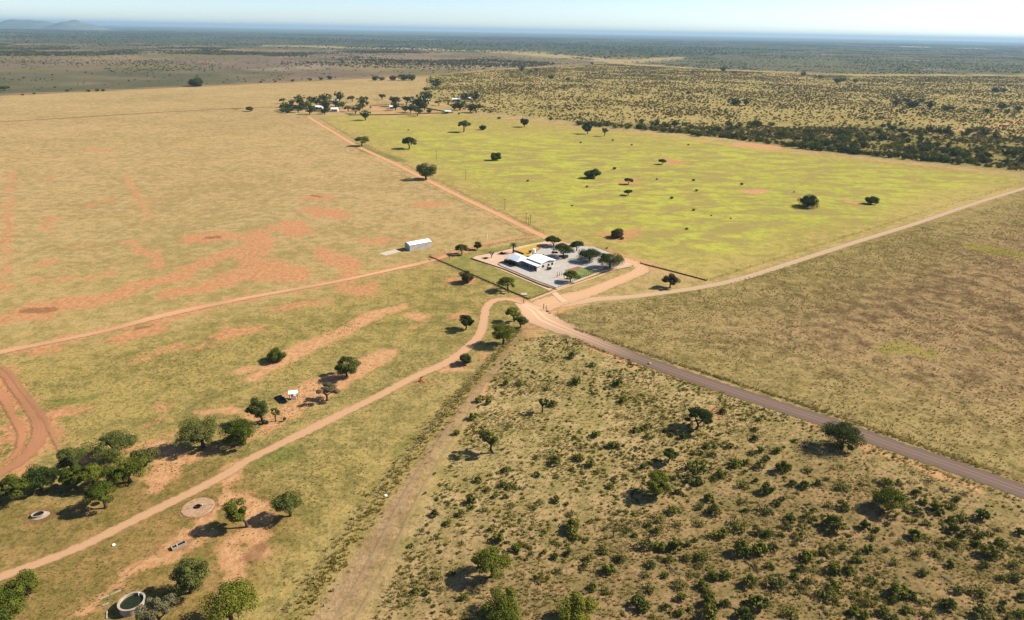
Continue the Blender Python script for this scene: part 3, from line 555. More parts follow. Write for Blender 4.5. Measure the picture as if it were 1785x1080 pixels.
TREES = [
 ('acacia_tree','neat ball-crowned tree standing alone in the shrubs with a round shadow',1144,863,1121,1167,822,'round','leaf',1.3,G1),
 ('acacia_tree','broad dark acacia with forked trunk just below a bare dead stem',1214,748,1190,1243,709,'umbrella','leaf_dark',1.2,G1),
 ('acacia_tree','big dense dark tree overlapping the grey gravel road edge',1466,780,1434,1502,725,'bush','leaf_dark',1.4,G1),
 ('acacia_tree','flat-topped pale green acacia low over its black shadow among dense shrubs',1548,888,1520,1580,853,'umbrella','leaf_yellow',0.8,G1),
 ('acacia_tree','yellow-green acacia with visible trunk by the open firebreak grass',857,1005,823,890,956,'umbrella','leaf_yellow',1.2,G1),
 ('acacia_tree','large round tree cut by the bottom picture edge',876,1082,832,918,1030,'round','leaf_yellow',1.2,G1),
 ('acacia_tree','dense round tree near the bottom edge with shadow to its side',1002,1080,970,1036,1029,'bush','leaf_yellow',1.2,G1),
 ('thorn_tree','thin sparse small tree on pale sand near the firebreak',859,789,832,872,743,'sparse','leaf',1.0,G1),
 ('thorn_tree','small scraggly tree behind the ball-crowned tree',1164,806,1154,1184,782,'sparse','leaf',1.3,G1),
 ('thorn_tree','slim red-stemmed small tree beside a shrub clump',945,719,934,956,689,'sparse','leaf_olive',1.2,G1),
 ('acacia_tree','upright tree beside the bend of the farm track',812,574,799,827,547,'round','leaf_dark',1.3,None),
 ('acacia_tree','large bushy tree inside the track loop below the junction',877,600,856,898,557,'round','leaf',1.3,None),
 ('acacia_tree','small dark flat acacia next to the sandy junction',907,570,893,919,550,'umbrella','leaf_dark',1.2,None),
 ('acacia_tree','yellow-green acacia tucked behind the small one at the junction',897,560,880,906,534,'umbrella','leaf_yellow',1.0,None),
 ('acacia_tree','round dark bush tree on the sand verge of the farm track',812,634,799,823,613,'bush','leaf_dark',1.3,None),
 ('acacia_tree','dark purplish round tree ringed by pale soil outside the compound fence',815,492,801,826,469,'bush','leaf_brown',1.3,None),
 ('acacia_tree','green umbrella tree over the lower compound fence',885,507,866,902,482,'umbrella','leaf',1.3,None),
 ('acacia_tree','small flat acacia in the grassy compound corner near the shed',805,443,794,817,424,'umbrella','leaf_olive',1.3,None),
 ('acacia_tree','smallest round tree at the upper compound fence',832,435,825,840,421,'round','leaf',1.3,None),
 ('thorn_tree','brownish round tree alone between the drive and eastern road',1168,501,1154,1182,477,'round','leaf_brown',1.2,None),
 ('garden_tree','umbrella tree at the top corner of the yard by the yellow bed',965,429,951,977,411,'umbrella','leaf_dark',1.5,'yard trees'),
 ('garden_tree','tall umbrella tree ringed by a low hedge in the gravel yard',983,449,963,997,423,'umbrella','leaf_dark',1.5,'yard trees'),
 ('garden_tree','round-topped tree at the back of the gravel yard',1005,438,994,1017,419,'umbrella','leaf_dark',1.5,'yard trees'),
 ('garden_tree','widest flat-topped tree shading the gravel behind the lawn',1028,455,1007,1047,436,'umbrella','leaf_dark',1.5,'yard trees'),
 ('garden_tree','biggest dense tree in the yard corner by the drive bend',1063,468,1041,1084,439,'round','leaf',1.5,'yard trees'),
 ('garden_tree','slender small tree beside the green lawn',994,492,983,1008,471,'umbrella','leaf',1.5,'yard trees'),
 ('acacia_tree','ball-shaped dark bush tree alone on the grass above the bare sand',484,628,467,499,603,'bush','leaf_dark',1.4,None),
 ('acacia_tree','large dark tree on pale sand beyond the white shelter',605,656,585,629,620,'round','leaf_dark',1.4,None),
 ('thorn_tree','grey half-bare thorn tree between shelter and farm track',570,698,551,592,668,'sparse','leaf_grey',1.8,None),
 ('acacia_tree','medium olive tree beside a small sapling near the shelter',459,738,435,471,692,'round','leaf_olive',1.2,G2),
 ('sapling','small olive sapling beside the medium olive tree',481,734,472,490,709,'sparse','leaf_olive',1.6,G2),
 ('acacia_tree','wide tree above its long black shadow on red sand',355,778,318,391,724,'round','leaf_olive',1.2,G2),
 ('acacia_tree','dense bright green tree touching the wide tree beside it',418,776,389,451,720,'bush','leaf',1.4,G2),
 ('acacia_tree','topmost large tree of the grove beside the red track',198,800,157,245,751,'umbrella','leaf_olive',1.1,G2),
 ('acacia_tree','olive tree of the grove nearest the red track curve',125,824,103,152,778,'round','leaf_olive',1.2,G2),
 ('acacia_tree','big leafy tree at the grove edge by red sand',228,840,190,262,790,'round','leaf',1.2,G2),
 ('acacia_tree','small grey-green tree at the outer grove tip on sand',254,812,233,276,778,'round','leaf_olive',1.2,G2),
 ('acacia_tree','rounded tree in the very middle of the grove',165,848,144,190,806,'umbrella','leaf',1.2,G2),
 ('acacia_tree','tree in the grove between two neighbours with trunk in shadow',130,850,110,152,813,'round','leaf',1.1,G2),
 ('acacia_tree','lowest tree of the grove with a big round black shadow',185,885,155,205,838,'umbrella','leaf',1.2,G2),
 ('acacia_tree','dark spreading tree of the grove before the end pair',73,853,43,99,812,'round','leaf_dark',1.2,G2),
 ('acacia_tree','second tree from the grove end by the picture edge',34,869,9,61,824,'round','leaf',1.2,G2),
 ('acacia_tree','end tree of the grove cut by the picture edge',0,877,-18,15,838,'round','leaf_dark',1.2,G2),
 ('acacia_tree','tree leaning over its stem above a shadow near the round pad',431,918,391,435,869,'round','leaf',1.1,G2),
 ('acacia_tree','ragged tree with drooping side branch nearest the firebreak',506,899,478,528,854,'umbrella','leaf_olive',0.9,G2),
 ('acacia_tree','grey-green tree behind the round water tank',332,1033,302,369,968,'round','leaf_olive',1.1,G2),
 ('acacia_tree','large bright green tree at the bottom edge past the tank',402,1090,358,460,1014,'umbrella','leaf',1.2,G2),
 ('thorn_tree','grey bare thorn bush touching the round water tank',282,1092,238,315,1042,'sparse','leaf_grey',2.0,G2),
 ('acacia_tree','green tree in the bottom corner of the picture',20,1096,-25,50,1022,'round','leaf',1.2,G2),
 ('acacia_tree','low green tree above the bottom corner tree',45,1028,14,72,1000,'bush','leaf',0.9,G2),
 ('acacia_tree','flat-crowned tree closest to the far end of the straight dirt road',631,254,620,644,236,'umbrella','leaf',1.4,G3),
 ('acacia_tree','umbrella tree second along the lime field from the homestead',713,259,701,727,238,'umbrella','leaf_dark',1.4,G3),
 ('acacia_tree','large tree whose shadow falls over the straight dirt road',743,312,726,762,284,'round','leaf_olive',1.4,G3),
 ('acacia_tree','tall pale tree at the far side of the lime field',808,230,798,821,209,'umbrella','leaf_olive',1.2,G3),
 ('acacia_tree','small dark ball tree next to the tall pale tree',841,226,835,847,217,'bush','leaf_dark',1.4,G3),
 ('acacia_tree','dark rounded tree alone in the middle upper lime field',865,279,855,873,264,'bush','leaf_dark',1.4,G3),
 ('acacia_tree','brownish slim tree at the far lime field margin',914,221,906,922,204,'round','leaf_brown',1.4,G3),
 ('acacia_tree','dark tree at the field margin before the thicket',1024,233,1015,1032,215,'round','leaf_dark',1.4,G3),
 ('thorn_tree','grey thin tree beside the dark margin tree',1053,237,1048,1061,221,'sparse','leaf_grey',2.0,G3),
 ('acacia_tree','wide dark tree in the centre of the lime field',1034,310,1019,1048,293,'bush','leaf_dark',1.4,G3),
 ('acacia_tree','upper of two small umbrella trees on the lime field',1095,321,1087,1103,310,'umbrella','leaf_dark',1.6,G3),
 ('acacia_tree','lower of two small umbrella trees on the lime field',1095,340,1087,1103,330,'umbrella','leaf_dark',1.6,G3),
 ('acacia_tree','tiny umbrella tree beside a pinkish bare patch',1154,286,1147,1161,277,'umbrella','leaf_dark',1.6,G3),
 ('acacia_tree','dark maroon bush on bare soil above the yard',1075,413,1062,1087,397,'bush','leaf_brown',1.5,G3),
 ('acacia_tree','largest dark bush tree in the eastern lime field',1408,360,1390,1428,337,'bush','leaf_dark',1.5,G3),
 ('acacia_tree','smaller dark bush tree east of the largest one',1518,355,1507,1530,341,'bush','leaf_dark',1.5,G3),
 ('acacia_tree','lone dark tree on the far boundary line of the field',342,150,329,355,137,'bush','leaf_dark',1.4,None),
 ('acacia_tree','lone tree on the tan field west of the homestead',436,194,429,442,186,'round','leaf_dark',1.4,None),
 ('acacia_tree','lone dark tree by the far boundary at the picture edge',8,158,0,17,151,'umbrella','leaf_dark',1.4,None),
]
for T in TREES:
    tree(T[0], T[1], T[2], T[3], T[4], T[5], T[6], T[7], T[8], T[9], group=T[10])
# small proto trees for the distance (unit width 1, height given)
PR = {}
def proto(key, kind, leafm, n, leaf, h, seed):
    PR[key] = tree_meshes(seed, kind, 1.0, h, leafm, n, leaf)
proto('f0','round','leaf_dark',420,0.05,0.75,101); proto('f1','umbrella','leaf_dark',420,0.05,0.62,102)
proto('f2','bush','leaf_dark',420,0.05,0.62,103); proto('f3','umbrella','leaf_olive',420,0.05,0.65,104); proto('f5','bush','leaf',420,0.05,0.60,106); proto('f4','bush','leaf_olive',380,0.05,0.58,105)
def far_tree(px, py, wpx, key, label, group, cat='tree', name='distant_tree', hs=1.0):
    b = at(px, py); w = wpx*depth_at(b)/F
    e = empty(name, (b[0], b[1], 0), random.uniform(0, 6.28)); e.scale = (w, w, w*hs)
    tag(e, label, cat, group)
    link(bpy.data.objects.new('trunk', PR[key][1]), e); link(bpy.data.objects.new('crown', PR[key][0]), e); return e
HS = [(70,200,55),(85,262,75),(145,215,60),(130,252,70),(215,212,90),(235,248,80),(200,278,80),(310,205,70),(300,292,90),(360,220,80),(430,178,100),(440,262,110),(430,292,60),(525,225,66),(560,182,90),(585,238,60),(635,268,70),
      (760,218,90),(800,216,40),(700,288,80),(760,246,50),(735,262,70),(1040,222,100),(1045,258,75),(1145,205,80),(1130,272,60),(1180,278,80),(1240,305,80),(1260,238,150),(1340,280,50),(1300,255,80),(1400,66,100),(1425,215,60),(1320,166,100),(1610,255,100),(1560,255,60),(1750,280,110),(1700,275,70),(1650,180,80),(1740,180,90)]
random.seed(11)
for i, (x, y, w) in enumerate(HS):
    west = x < 640
    far_tree(480+x/5, 140+y/5+0.6, w/5*1.25, random.choice(['f0','f0','f2','f1']), 'dark green tree crowded around the white roofs of the distant homestead' if west else 'dark green tree among the sheds and paddocks east of the distant homestead',
             'homestead trees west' if west else 'homestead trees east', hs=random.uniform(.9,1.15))
rh = np.random.default_rng(31)
for i in range(16):
    far_tree(480+rh.uniform(60,600)/5, 140+rh.uniform(225,285)/5, rh.uniform(10,17), 'f2' if i % 2 else 'f5', 'dark green tree crowded around the white roofs of the distant homestead', 'homestead trees west')
for x, y, w, l in [(670,187,85,'umbrella tree behind the distant homestead, nearest to its roofs'),(795,180,60,'small umbrella tree standing in a gap behind the distant homestead'),(930,168,80,'umbrella tree farthest east of the three behind the homestead'),
                   (785,347,118,'dark tree standing out below the distant homestead fence'),(1310,98,55,'upright tree at the corner of the dotted bushland'),(1050,164,24,'tiny tree on open grass behind the homestead'),(1190,157,28,'small round bush tree behind the homestead sheds'),
                   (830,244,26,'small dark bush beside a dark paddock wall')]:
    far_tree(480+x/5, 140+y/5, w/5, 'f1' if 'umbrella' in l else 'f0', l, None)
for x, w in [(654,15),(666,12),(685,16),(703,20),(717,20)]:
    far_tree(x, 140, w, 'f2', 'dark bushy tree in the short row on the far field boundary', 'far boundary trees')
for x, y, w in [(560,138,9),(541,139,8),(575,137,12),(510,141,8),(180,158,8),(170,158,9),(155,159,8),(118,158,7),(60,163,6),(40,165,6),(480,142,6),(455,143,6)]:
    far_tree(x, y+1, w, 'f2', 'small dark bush along the far boundary of the tan field', 'far boundary bushes')
for x, y, w in [(1214,333,7),(1171,346,8),(1209,315,7),(1293,322,7),(1209,367,7),(1101,253,5),(1145,313,5),(1071,295,8),(1200,253,5),(1197,400,7),(1084,417,9),(1384,335,4),(1240,376,4),(920,316,6),(1023,326,6),(1068,245,5),(1012,249,5),(997,359,5),(712,227,4),(1058,433,5),(1274,381,4)]:
    far_tree(x, y, w, 'f2', 'tiny dark shrub dotted on the lime green field', 'shrubs on the lime field', cat='shrub', name='shrub')
# thicket beyond the lime field
rng = np.random.default_rng(77); TH = []
poly = FIELD['thicket']; clus = [(1500,240,45,16),(1470,236,30,10),(1555,222,22,6),(1600,232,20,6),(1650,232,28,8),(1690,230,25,8),(1730,238,20,6),(1610,262,60,14),(1700,272,70,16),(1380,235,50,10),(1240,230,70,8),(1130,222,60,7),(1165,218,18,4),(1040,218,30,4),(1300,220,30,5),(1575,248,50,10),(1480,262,50,8),(1410,250,40,8),(1780,280,40,12)]
tries = 0
EDGE = [(1000,223),(1070,228),(1250,244),(1430,268),(1600,285),(1785,302),(1900,313)]
def edge_y(x): return np.interp(x, [e[0] for e in EDGE], [e[1] for e in EDGE])
for cx, cyy, sx, sy in clus:
    for _ in range(int(sx*sy/42)+3):
        x = rng.normal(cx, sx*.55); y = rng.normal(cyy, sy*.55)
        if x > 1800 or y > edge_y(x)-3: continue
        TH.append((x, y, rng.uniform(12, 24)*(0.55+0.45*(y-200)/90)))
for x in np.arange(1010, 1800, 9): TH.append((x+rng.uniform(-4,4), edge_y(x)-rng.uniform(5, 9), rng.uniform(10,19)*(0.7+0.5*(x-1000)/800)))
TH = TH[:290]
for x, y, w in TH: far_tree(x, y, w, random.choice(['f2','f4','f5','f5']), 'dark acacia bush in the thicket beyond the lime green field', 'thicket bushes beyond the lime field', cat='bush', name='thicket_bush', hs=random.uniform(.85,1.2))
# scattered clumps in the bushland
for x, y, w in [(1200,162,10),(1190,163,7),(1170,163,6),(1560,170,9),(1579,176,16),(1606,176,14),(1520,160,4),(1735,158,18),(1750,157,12),(1660,188,10),(1700,192,10),(1745,190,18),(1755,194,14),(1775,190,16),(1720,196,14),(1560,184,22),(1590,185,24),(1620,188,22),(1650,190,18),(1266,196,10),(1280,181,26),(1300,182,18),(1270,216,14),(1290,218,16),(1320,218,20),(1345,217,14),(960,135,12),(990,139,9),(1032,111,8),(910,122,14),(925,124,10),(935,123,9),(1260,124,16),(1280,126,10),(1400,131,12),(1430,134,12),(1460,142,18),(1470,139,14),(1490,143,12),(800,197,6),(870,205,8),(960,207,7),(1010,216,10)]:
    far_tree(x, y+2, w, random.choice(['f2','f0','f4']), 'dark tree clump standing out among the far dotted bushland', 'clumps in the bushland', hs=.9)
# ------------------------------------------------------------------ shrubs of the scrubland
S_A = "85,80,110 200,95,120 150,245,200 110,300,80 25,200,50 400,265,100 450,360,80 215,450,80 100,440,90 15,490,80 145,485,60 420,465,100 310,560,110 350,500,70 120,640,140 260,650,110 455,740,120 530,680,80 80,850,220 150,790,100 345,840,90 290,880,60 400,910,140 490,890,60 690,840,180 640,910,90 790,880,110 885,920,100 530,1005,120 300,1010,110 400,1050,90 640,1050,110 760,1000,80 950,1030,160 1130,960,160 1060,920,80 1200,810,130 1400,820,220 1430,1030,220 1600,930,80 1580,990,70 1640,1050,80 1760,1030,110 1770,880,90 1700,700,140 1690,590,160 1590,720,100 1440,610,110 1500,510,170 1560,410,130 1360,420,90 1170,410,130 1040,400,110 930,360,110 830,340,150 710,400,110 830,490,140 580,465,80 660,580,110 900,670,100 1060,545,60 1130,605,80 1000,500,80 1350,310,180 1240,345,80 1490,330,90 1560,285,90 1160,285,110 940,240,110 840,120,130 900,50,80 1020,100,110 1050,150,70 1150,85,90 1200,30,80 1250,180,140 1410,180,150 1140,205,90 1740,320,90 1760,460,80 1680,490,50 590,240,80 500,300,70 640,330,60"
S_B = "820,20,100 1130,45,100 1300,110,160 1410,70,80 1460,25,70 510,130,120 380,185,130 880,130,150 740,90,90 1080,240,200 1150,130,70 740,230,100 550,240,110 400,275,90 380,310,80 110,300,110 40,300,50 180,345,60 300,250,70 270,420,160 390,440,110 530,440,130 850,330,150 940,340,110 700,385,60 640,420,70 640,540,110 770,530,150 390,530,60 470,545,90 310,595,100 70,550,100 20,540,80 280,680,110 440,690,70 1090,470,200 1250,480,150 1380,450,110 1240,320,100 1340,330,120 1450,335,80 1620,340,150 1530,200,110 1700,190,120 1740,120,60 1510,260,110 1430,270,60 1570,415,60 1750,500,90 1670,540,130 1350,610,90 1640,640,110 1570,700,90 860,700,110 960,690,120 730,610,80 660,690,80 570,760,140 310,800,130 770,790,110 830,850,110 720,680,70 1200,760,140 1400,760,170 1650,790,110 1690,750,80 580,885,110 830,930,130 970,945,110 1240,920,180 1540,1015,190 800,1030,180 660,985,60 570,1025,90 450,970,110 220,960,180 340,1055,80 85,1025,50 1150,1030,160 1770,860,60"
S_C = "340,225,100 150,250,50 470,305,70 455,410,80 230,150,80 540,45,90 550,100,60 340,65,50 655,115,90 440,150,90 880,85,80 740,5,60 835,10,60 1085,100,70 1140,55,80 1265,35,80 1370,70,60 1410,150,80 930,455,110 1020,430,60 1060,500,80 1015,550,50 1385,490,100 1255,530,70 1180,495,60 1290,650,80 1170,705,150 1440,260,180 1400,320,110 1455,365,90 1575,225,60 1550,380,60 1190,300,90 1705,280,80 1680,480,100 1550,540,90 1530,600,60 1740,650,120 1700,820,100 1600,790,90 470,880,90 170,910,50 150,845,60 60,825,80 20,860,50 250,700,110 640,265,60 715,290,60 770,370,100 370,670,80 1380,425,50 1260,400,50"
S_D = "210,990,180 600,970,120 500,950,70 700,965,80 850,1050,90 20,800,50 370,980,60 60,930,60"
S_DRY = "950,950,90 1100,1030,100 1260,1060,100"
S_E = "285,480,100 190,505,80 310,560,110 440,510,60 490,550,60 600,570,70 940,345,80 1260,415,60 1225,500,60 1235,580,80 1205,700,90 1270,685,70 1420,690,90 1575,600,70 1050,795,110 1140,790,70 1265,820,120 1325,755,90 1480,850,150 1690,850,100 680,710,60 750,710,60 850,720,80 700,840,220 920,890,130 870,930,80 730,960,100 1130,980,170 1240,950,60 1320,1030,130 1550,980,80 1660,990,110 1770,970,80 90,895,70 180,850,70 510,925,70 640,950,70 800,650,70 880,650,60 1000,640,70 1070,655,60 250,830,60 60,255,70 25,645,80 1590,1050,60 560,1050,80 20,500,50"
S_F = "745,60,60 840,100,70 930,40,50 750,135,60 610,240,90 690,215,70 680,270,70 600,300,40 755,355,60 705,370,40 555,400,80 410,535,70 960,100,90 815,185,40 865,470,80 1195,145,70 1450,90,90 1400,225,60 1255,280,100 1600,185,50 1500,650,90 1760,640,80 1620,545,80 1570,800,100 1490,750,110 1410,840,80 1640,860,70 1290,780,100 1240,740,80 1110,900,70 970,740,50 1100,740,70 1290,910,80 220,880,60 330,980,50 270,985,40 490,930,60 600,940,80 780,875,60 690,895,60 850,850,100 810,985,80 890,1000,80 690,1025,70 1750,1000,70 1520,960,80 130,1050,60"
S_G = "800,395,60 700,405,80 530,430,50 880,480,80 510,540,60 630,515,50 430,570,60 830,465,40 740,600,100 740,640,60 1030,570,80 1100,640,90 1010,670,40 1140,790,80 680,770,60 900,725,60 1330,1025,90 1260,1050,70 160,450,60 90,455,60 235,645,60 1510,1050,60 1375,940,40 1210,470,40"
SH = []
for s, ox, oy in ((S_A,1428,864),(S_B,1071,864),(S_C,714,864),(S_D,1428,648),(S_E,1071,648),(S_F,714,648),(S_G,857,540)):
    for q in s.split():
        x, y, w = map(float, q.split(',')); SH.append((ox+x/5, oy+y/5+w/5*0.16, w/5))
def shrub_mesh(seed, mat, n=260, leaf=0.055, hgt=0.62, dense=True):
    rng = np.random.default_rng(seed); k = 11; C = []
    while len(C) < k:
        q = rng.uniform(-1,1,2)
        if np.hypot(*q) > 1: continue
        r = np.hypot(*q); C.append((q[0]*.34, q[1]*.34, hgt*(0.22+0.5*rng.random()*(1-.6*r))))
    C = np.array(C); R = (0.10+0.09*rng.random((k,1)))*np.array([[1,1,.85]])
    V, Fq = clump_leaves(rng, C, R, n, leaf)
    V[:,2] = np.maximum(V[:,2], 0.0); mb = MB()
    for i in range(7):
        c = C[i]; mb.tube([(0,0,-.03),(c[0]*.4,c[1]*.4,c[2]*.5),tuple(c)],[.018,.012,.005],4)
    Vb = np.array(mb.v); fb = [f for f in mb.f if len(f) == 4]; n0 = len(V)
    return mesh_np('shrub', np.concatenate([V, Vb]), np.concatenate([Fq, np.array(fb)+n0]), [M[mat], M['bark']], mi=[0]*len(Fq)+[1]*len(fb))
SHM = [shrub_mesh(200+i, ['shrub','shrub','leaf_olive','shrub','leaf','shrub','leaf'][i], 240+45*i, 0.036+0.004*i, 0.42+0.07*i) for i in range(7)]
SHD = shrub_mesh(230, 'shrub_dry', 240, 0.035, 0.4)
wd = lambda x, y, w: w*depth_at(at(x,y))/F
SH.sort(key=lambda q: -q[2]); MAIN, REST = SH[:295], SH[295:]
LM = [((1144,863),'the ball-crowned tree'),((1214,748),'the forked acacia below the dead stem'),((1466,780),'the dense tree at the gravel road'),((1548,888),'the flat-topped pale acacia'),((857,1005),'the yellow-green acacia by the firebreak'),((1002,1080),'the dense round tree at the bottom edge'),((859,789),'the thin sparse tree'),((945,719),'the slim red-stemmed tree'),((1068,936),'the bare dead sapling'),((1366,972),'the pale dead stump'),((1300,1060),'the bleached fallen branches'),((1604,1000),'the grey branch tangle'),((1720,960),'the gravel road end corner'),((1160,980),'the long fallen pole')]
LMW = [(at(*p), n) for p, n in LM]; near = {}
for q in MAIN:
    p = at(q[0], q[1]); i = min(range(len(LMW)), key=lambda k: np.hypot(*(LMW[k][0]-p))); near.setdefault(i, []).append((np.hypot(*(LMW[i][0]-p)), q))
ORD = ['closest', 'second closest', 'third closest', 'fourth closest', 'fifth closest', 'sixth closest']
rng = np.random.default_rng(9)
for i, lst in near.items():
    lst.sort(key=lambda u: u[0])
    for k, (d, q) in enumerate(lst):
        p = at(q[0], q[1]); w = wd(*q)*1.16
        o = link(bpy.data.objects.new('shrub', SHM[int(rng.integers(0,7))])); o.location = (p[0], p[1], 0)
        o.rotation_euler = (0,0,rng.uniform(0,6.28)); s = w*rng.uniform(.95,1.1); o.scale = (s, s*rng.uniform(.85,1.1), s*rng.uniform(.85,1.15))
        sz = 'large' if q[2] > 26 else ('medium' if q[2] > 16 else 'small')
        lab = f'leafy green shrub {ORD[k]} to {LMW[i][1]}' if k < 6 else f'{sz} leafy green shrub farther out around {LMW[i][1]}'
        tag(o, lab, 'shrub', 'green shrubs of the scrubland')
for q in S_DRY.split():
    x, y, w = map(float, q.split(',')); p = at(1428+x/5, 648+y/5); s = wd(1428+x/5, 648+y/5, w/5)
    o = link(bpy.data.objects.new('dry_shrub', SHD)); o.location = (p[0],p[1],0); o.scale = (s,s,s)
    tag(o, 'mauve dry shrub on the verge of the gravel road', 'shrub', 'dry mauve shrubs by the gravel road')
# ------------------------------------------------------------------ scatter by geometry nodes for what nobody could count
def proto_coll(name, meshes):
    c = bpy.data.collections.new(name)
    for i, m in enumerate(meshes):
        o = bpy.data.objects.new(f'{name}_{i}', m); c.objects.link(o)
    return c
def scatter(name, label, P2, sc, coll, seed=0):
    n = len(P2); rng = np.random.default_rng(seed)
    me = bpy.data.meshes.new(name); me.vertices.add(n)
    me.vertices.foreach_set('co', np.concatenate([P2, np.zeros((n,1))], 1).astype(np.float32).ravel())
    a = me.attributes.new('sc', 'FLOAT', 'POINT'); a.data.foreach_set('value', sc.astype(np.float32))
    a = me.attributes.new('rz', 'FLOAT', 'POINT'); a.data.foreach_set('value', rng.uniform(0,6.28,n).astype(np.float32))
    a = me.attributes.new('ix', 'INT', 'POINT'); a.data.foreach_set('value', rng.integers(0, len(coll.objects), n).astype(np.int32))
    o = link(bpy.data.objects.new(name, me)); tag(o, label, None, None, 'stuff')
    ng = bpy.data.node_groups.new(name, 'GeometryNodeTree')
    ng.interface.new_socket('Geometry', in_out='INPUT', socket_type='NodeSocketGeometry')
    ng.interface.new_socket('Geometry', in_out='OUTPUT', socket_type='NodeSocketGeometry')
    N, L = ng.nodes, ng.links
    gi = N.new('NodeGroupInput'); go = N.new('NodeGroupOutput'); ip = N.new('GeometryNodeInstanceOnPoints'); ci = N.new('GeometryNodeCollectionInfo')
    ci.inputs['Collection'].default_value = coll; ci.inputs['Separate Children'].default_value = True; ci.inputs['Reset Children'].default_value = True
    def na(nm, ty):
        q = N.new('GeometryNodeInputNamedAttribute'); q.data_type = ty; q.inputs['Name'].default_value = nm; return q.outputs['Attribute']
    cx = N.new('ShaderNodeCombineXYZ'); L.new(na('rz','FLOAT'), cx.inputs['Z'])
    L.new(gi.outputs[0], ip.inputs['Points']); L.new(ci.outputs[0], ip.inputs['Instance']); ip.inputs['Pick Instance'].default_value = True
    L.new(na('ix','INT'), ip.inputs['Instance Index']); L.new(cx.outputs[0], ip.inputs['Rotation'])
    L.new(na('sc','FLOAT'), ip.inputs['Scale']); L.new(ip.outputs[0], go.inputs[0])
    md = o.modifiers.new('scatter', 'NODES'); md.node_group = ng; return o
def fill(poly, n, seed, dens=None):
    """n random points inside a world polygon"""
    rng = np.random.default_rng(seed); lo, hi = poly.min(0), poly.max(0); out = []; tot = 0
    while tot < n:
        q = rng.uniform(lo, hi, (n*3, 2)); q = q[poly_sd(q, poly) > 0]
        if dens is not None: q = q[rng.random(len(q)) < dens(q)]
        out.append(q); tot += len(q)
    return np.concatenate(out)[:n]
def tuft_mesh(seed, mat='grass', nb=34, h=0.42, r=0.32):
    rng = np.random.default_rng(seed); V = []
    for i in range(nb):
        a = rng.uniform(0,6.28); rr = r*rng.random()**.5*.6; b = np.array([rr*math.cos(a), rr*math.sin(a), 0])
        d = np.array([math.cos(a), math.sin(a), 0])*rng.uniform(.05,.5)*r*1.4; hh = h*rng.uniform(.5,1)
        s = np.array([-math.sin(a), math.cos(a), 0])*rng.uniform(.02,.045)
        V += [b-s, b+s, b+d+s*.4+[0,0,hh], b+d-s*.4+[0,0,hh]]
    return mesh_np('tuft', np.array(V), np.arange(nb*4).reshape(-1,4), [M[mat]])
tuftc = proto_coll('tufts', [tuft_mesh(300+i) for i in range(5)])
browntuft = proto_coll('brown_tufts', [tuft_mesh(310+i, 'grass_brown') for i in range(4)])
weedc = proto_coll('weed_tufts', [tuft_mesh(315+i, 'weed', 40, .5, .4) for i in range(4)])
smallc = proto_coll('low_shrubs', [shrub_mesh(320+i, 'shrub', 130, 0.07, 0.5) for i in range(4)])
savc = proto_coll('savanna_bushes', [shrub_mesh(340+i, 'savanna', 70, 0.11, 0.75) for i in range(4)])
farc = proto_coll('far_bushes', [shrub_mesh(360+i, 'far_leaf', 60, 0.13, 0.6) for i in range(4)])
scr = W([(905,590),(985,583),(1130,645),(1428,746),(1790,878),(1900,1090),(640,1100),(800,770),(870,640)])
g = lambda P, s, a, b, seed: sstep(fbm(P, s, seed), a, b)
q = fill(scr, 15000, 1, lambda P: 0.25+0.75*g(P, 9, .42, .62, 51))
rg = np.random.default_rng(2); scatter('grass', 'dry grass tufts over the scrubland', q, rg.uniform(.4,1.0,len(q)), tuftc, 3)
q = fill(scr, 3600, 4, lambda P: 0.08+0.92*g(P, 12, .45, .65, 53))
q = np.concatenate([q, np.array([at(a[0],a[1]) for a in REST])])
scatter('undergrowth', 'small low green shrubs between the larger ones in the scrubland', q, np.concatenate([rg.uniform(.25,1.0,len(q)-len(REST))**1.5*1.3, np.full(len(REST), 1.2)]), smallc, 5)
# weeds along the firebreak, the gravel road and the tracks
def along(pts, n, seed, side=1.0):
    w = np.array([[*at(p[0],p[1]), p[2]] for p in pts]); rng = np.random.default_rng(seed)
    L = np.hypot(*np.diff(w[:,:2],axis=0).T); i = rng.choice(len(L), n, p=L/L.sum()); u = rng.random(n)[:,None]
    p = w[i]*(1-u)+w[i+1]*u; d = (w[i+1,:2]-w[i,:2]); d /= np.hypot(d[:,0],d[:,1])[:,None]
    return p[:,:2] + np.stack([-d[:,1], d[:,0]],1)*(rng.normal(0,.55,n)*p[:,2])[:,None]
q = np.concatenate([along(FIELD['weeds'], 1500, 6), along([(985,584,.8),(1130,644,.8),(1428,745,.9),(1785,876,.9)], 500, 7), along([(1000,572,.7),(1130,617,.8),(1428,714,.9),(1785,840,.9)], 900, 8),
                    along([(748,447,.5),(922,522,.5)], 200, 9)])
scatter('weeds', 'rank weeds along the firebreak and the road verges', q, rg.uniform(.3,1.0,len(q)), weedc, 10)
q = along(FIELD['weeds'], 50, 16)
scatter('undergrowth', 'low green bushes in the weedy strip beside the firebreak', q, rg.uniform(.4,1.2,len(q)), smallc, 17)
br_ = W([(985,560),(1130,608),(1428,712),(1785,835),(1900,800),(1900,420),(1785,345),(1235,503),(1010,540)])
q = fill(br_, 13000, 11, lambda P: 0.3+0.7*g(P, 14, .4, .6, 57))
scatter('grass', 'dry brown grass tufts over the brown field', q, rg.uniform(.35,.9,len(q)), browntuft, 12)
lf = W([(0,660),(300,600),(620,560),(760,560),(850,640),(700,780),(500,1090),(-20,1090)])
q = fill(lf, 7000, 13, lambda P: 0.15+0.85*g(P, 16, .45, .62, 59))
rd = line_sd(q, [(846,537,3),(836,585,3),(780,631,3),(600,719,3),(400,823,3),(180,934,3),(0,1006,3)]); q = q[rd < 0]
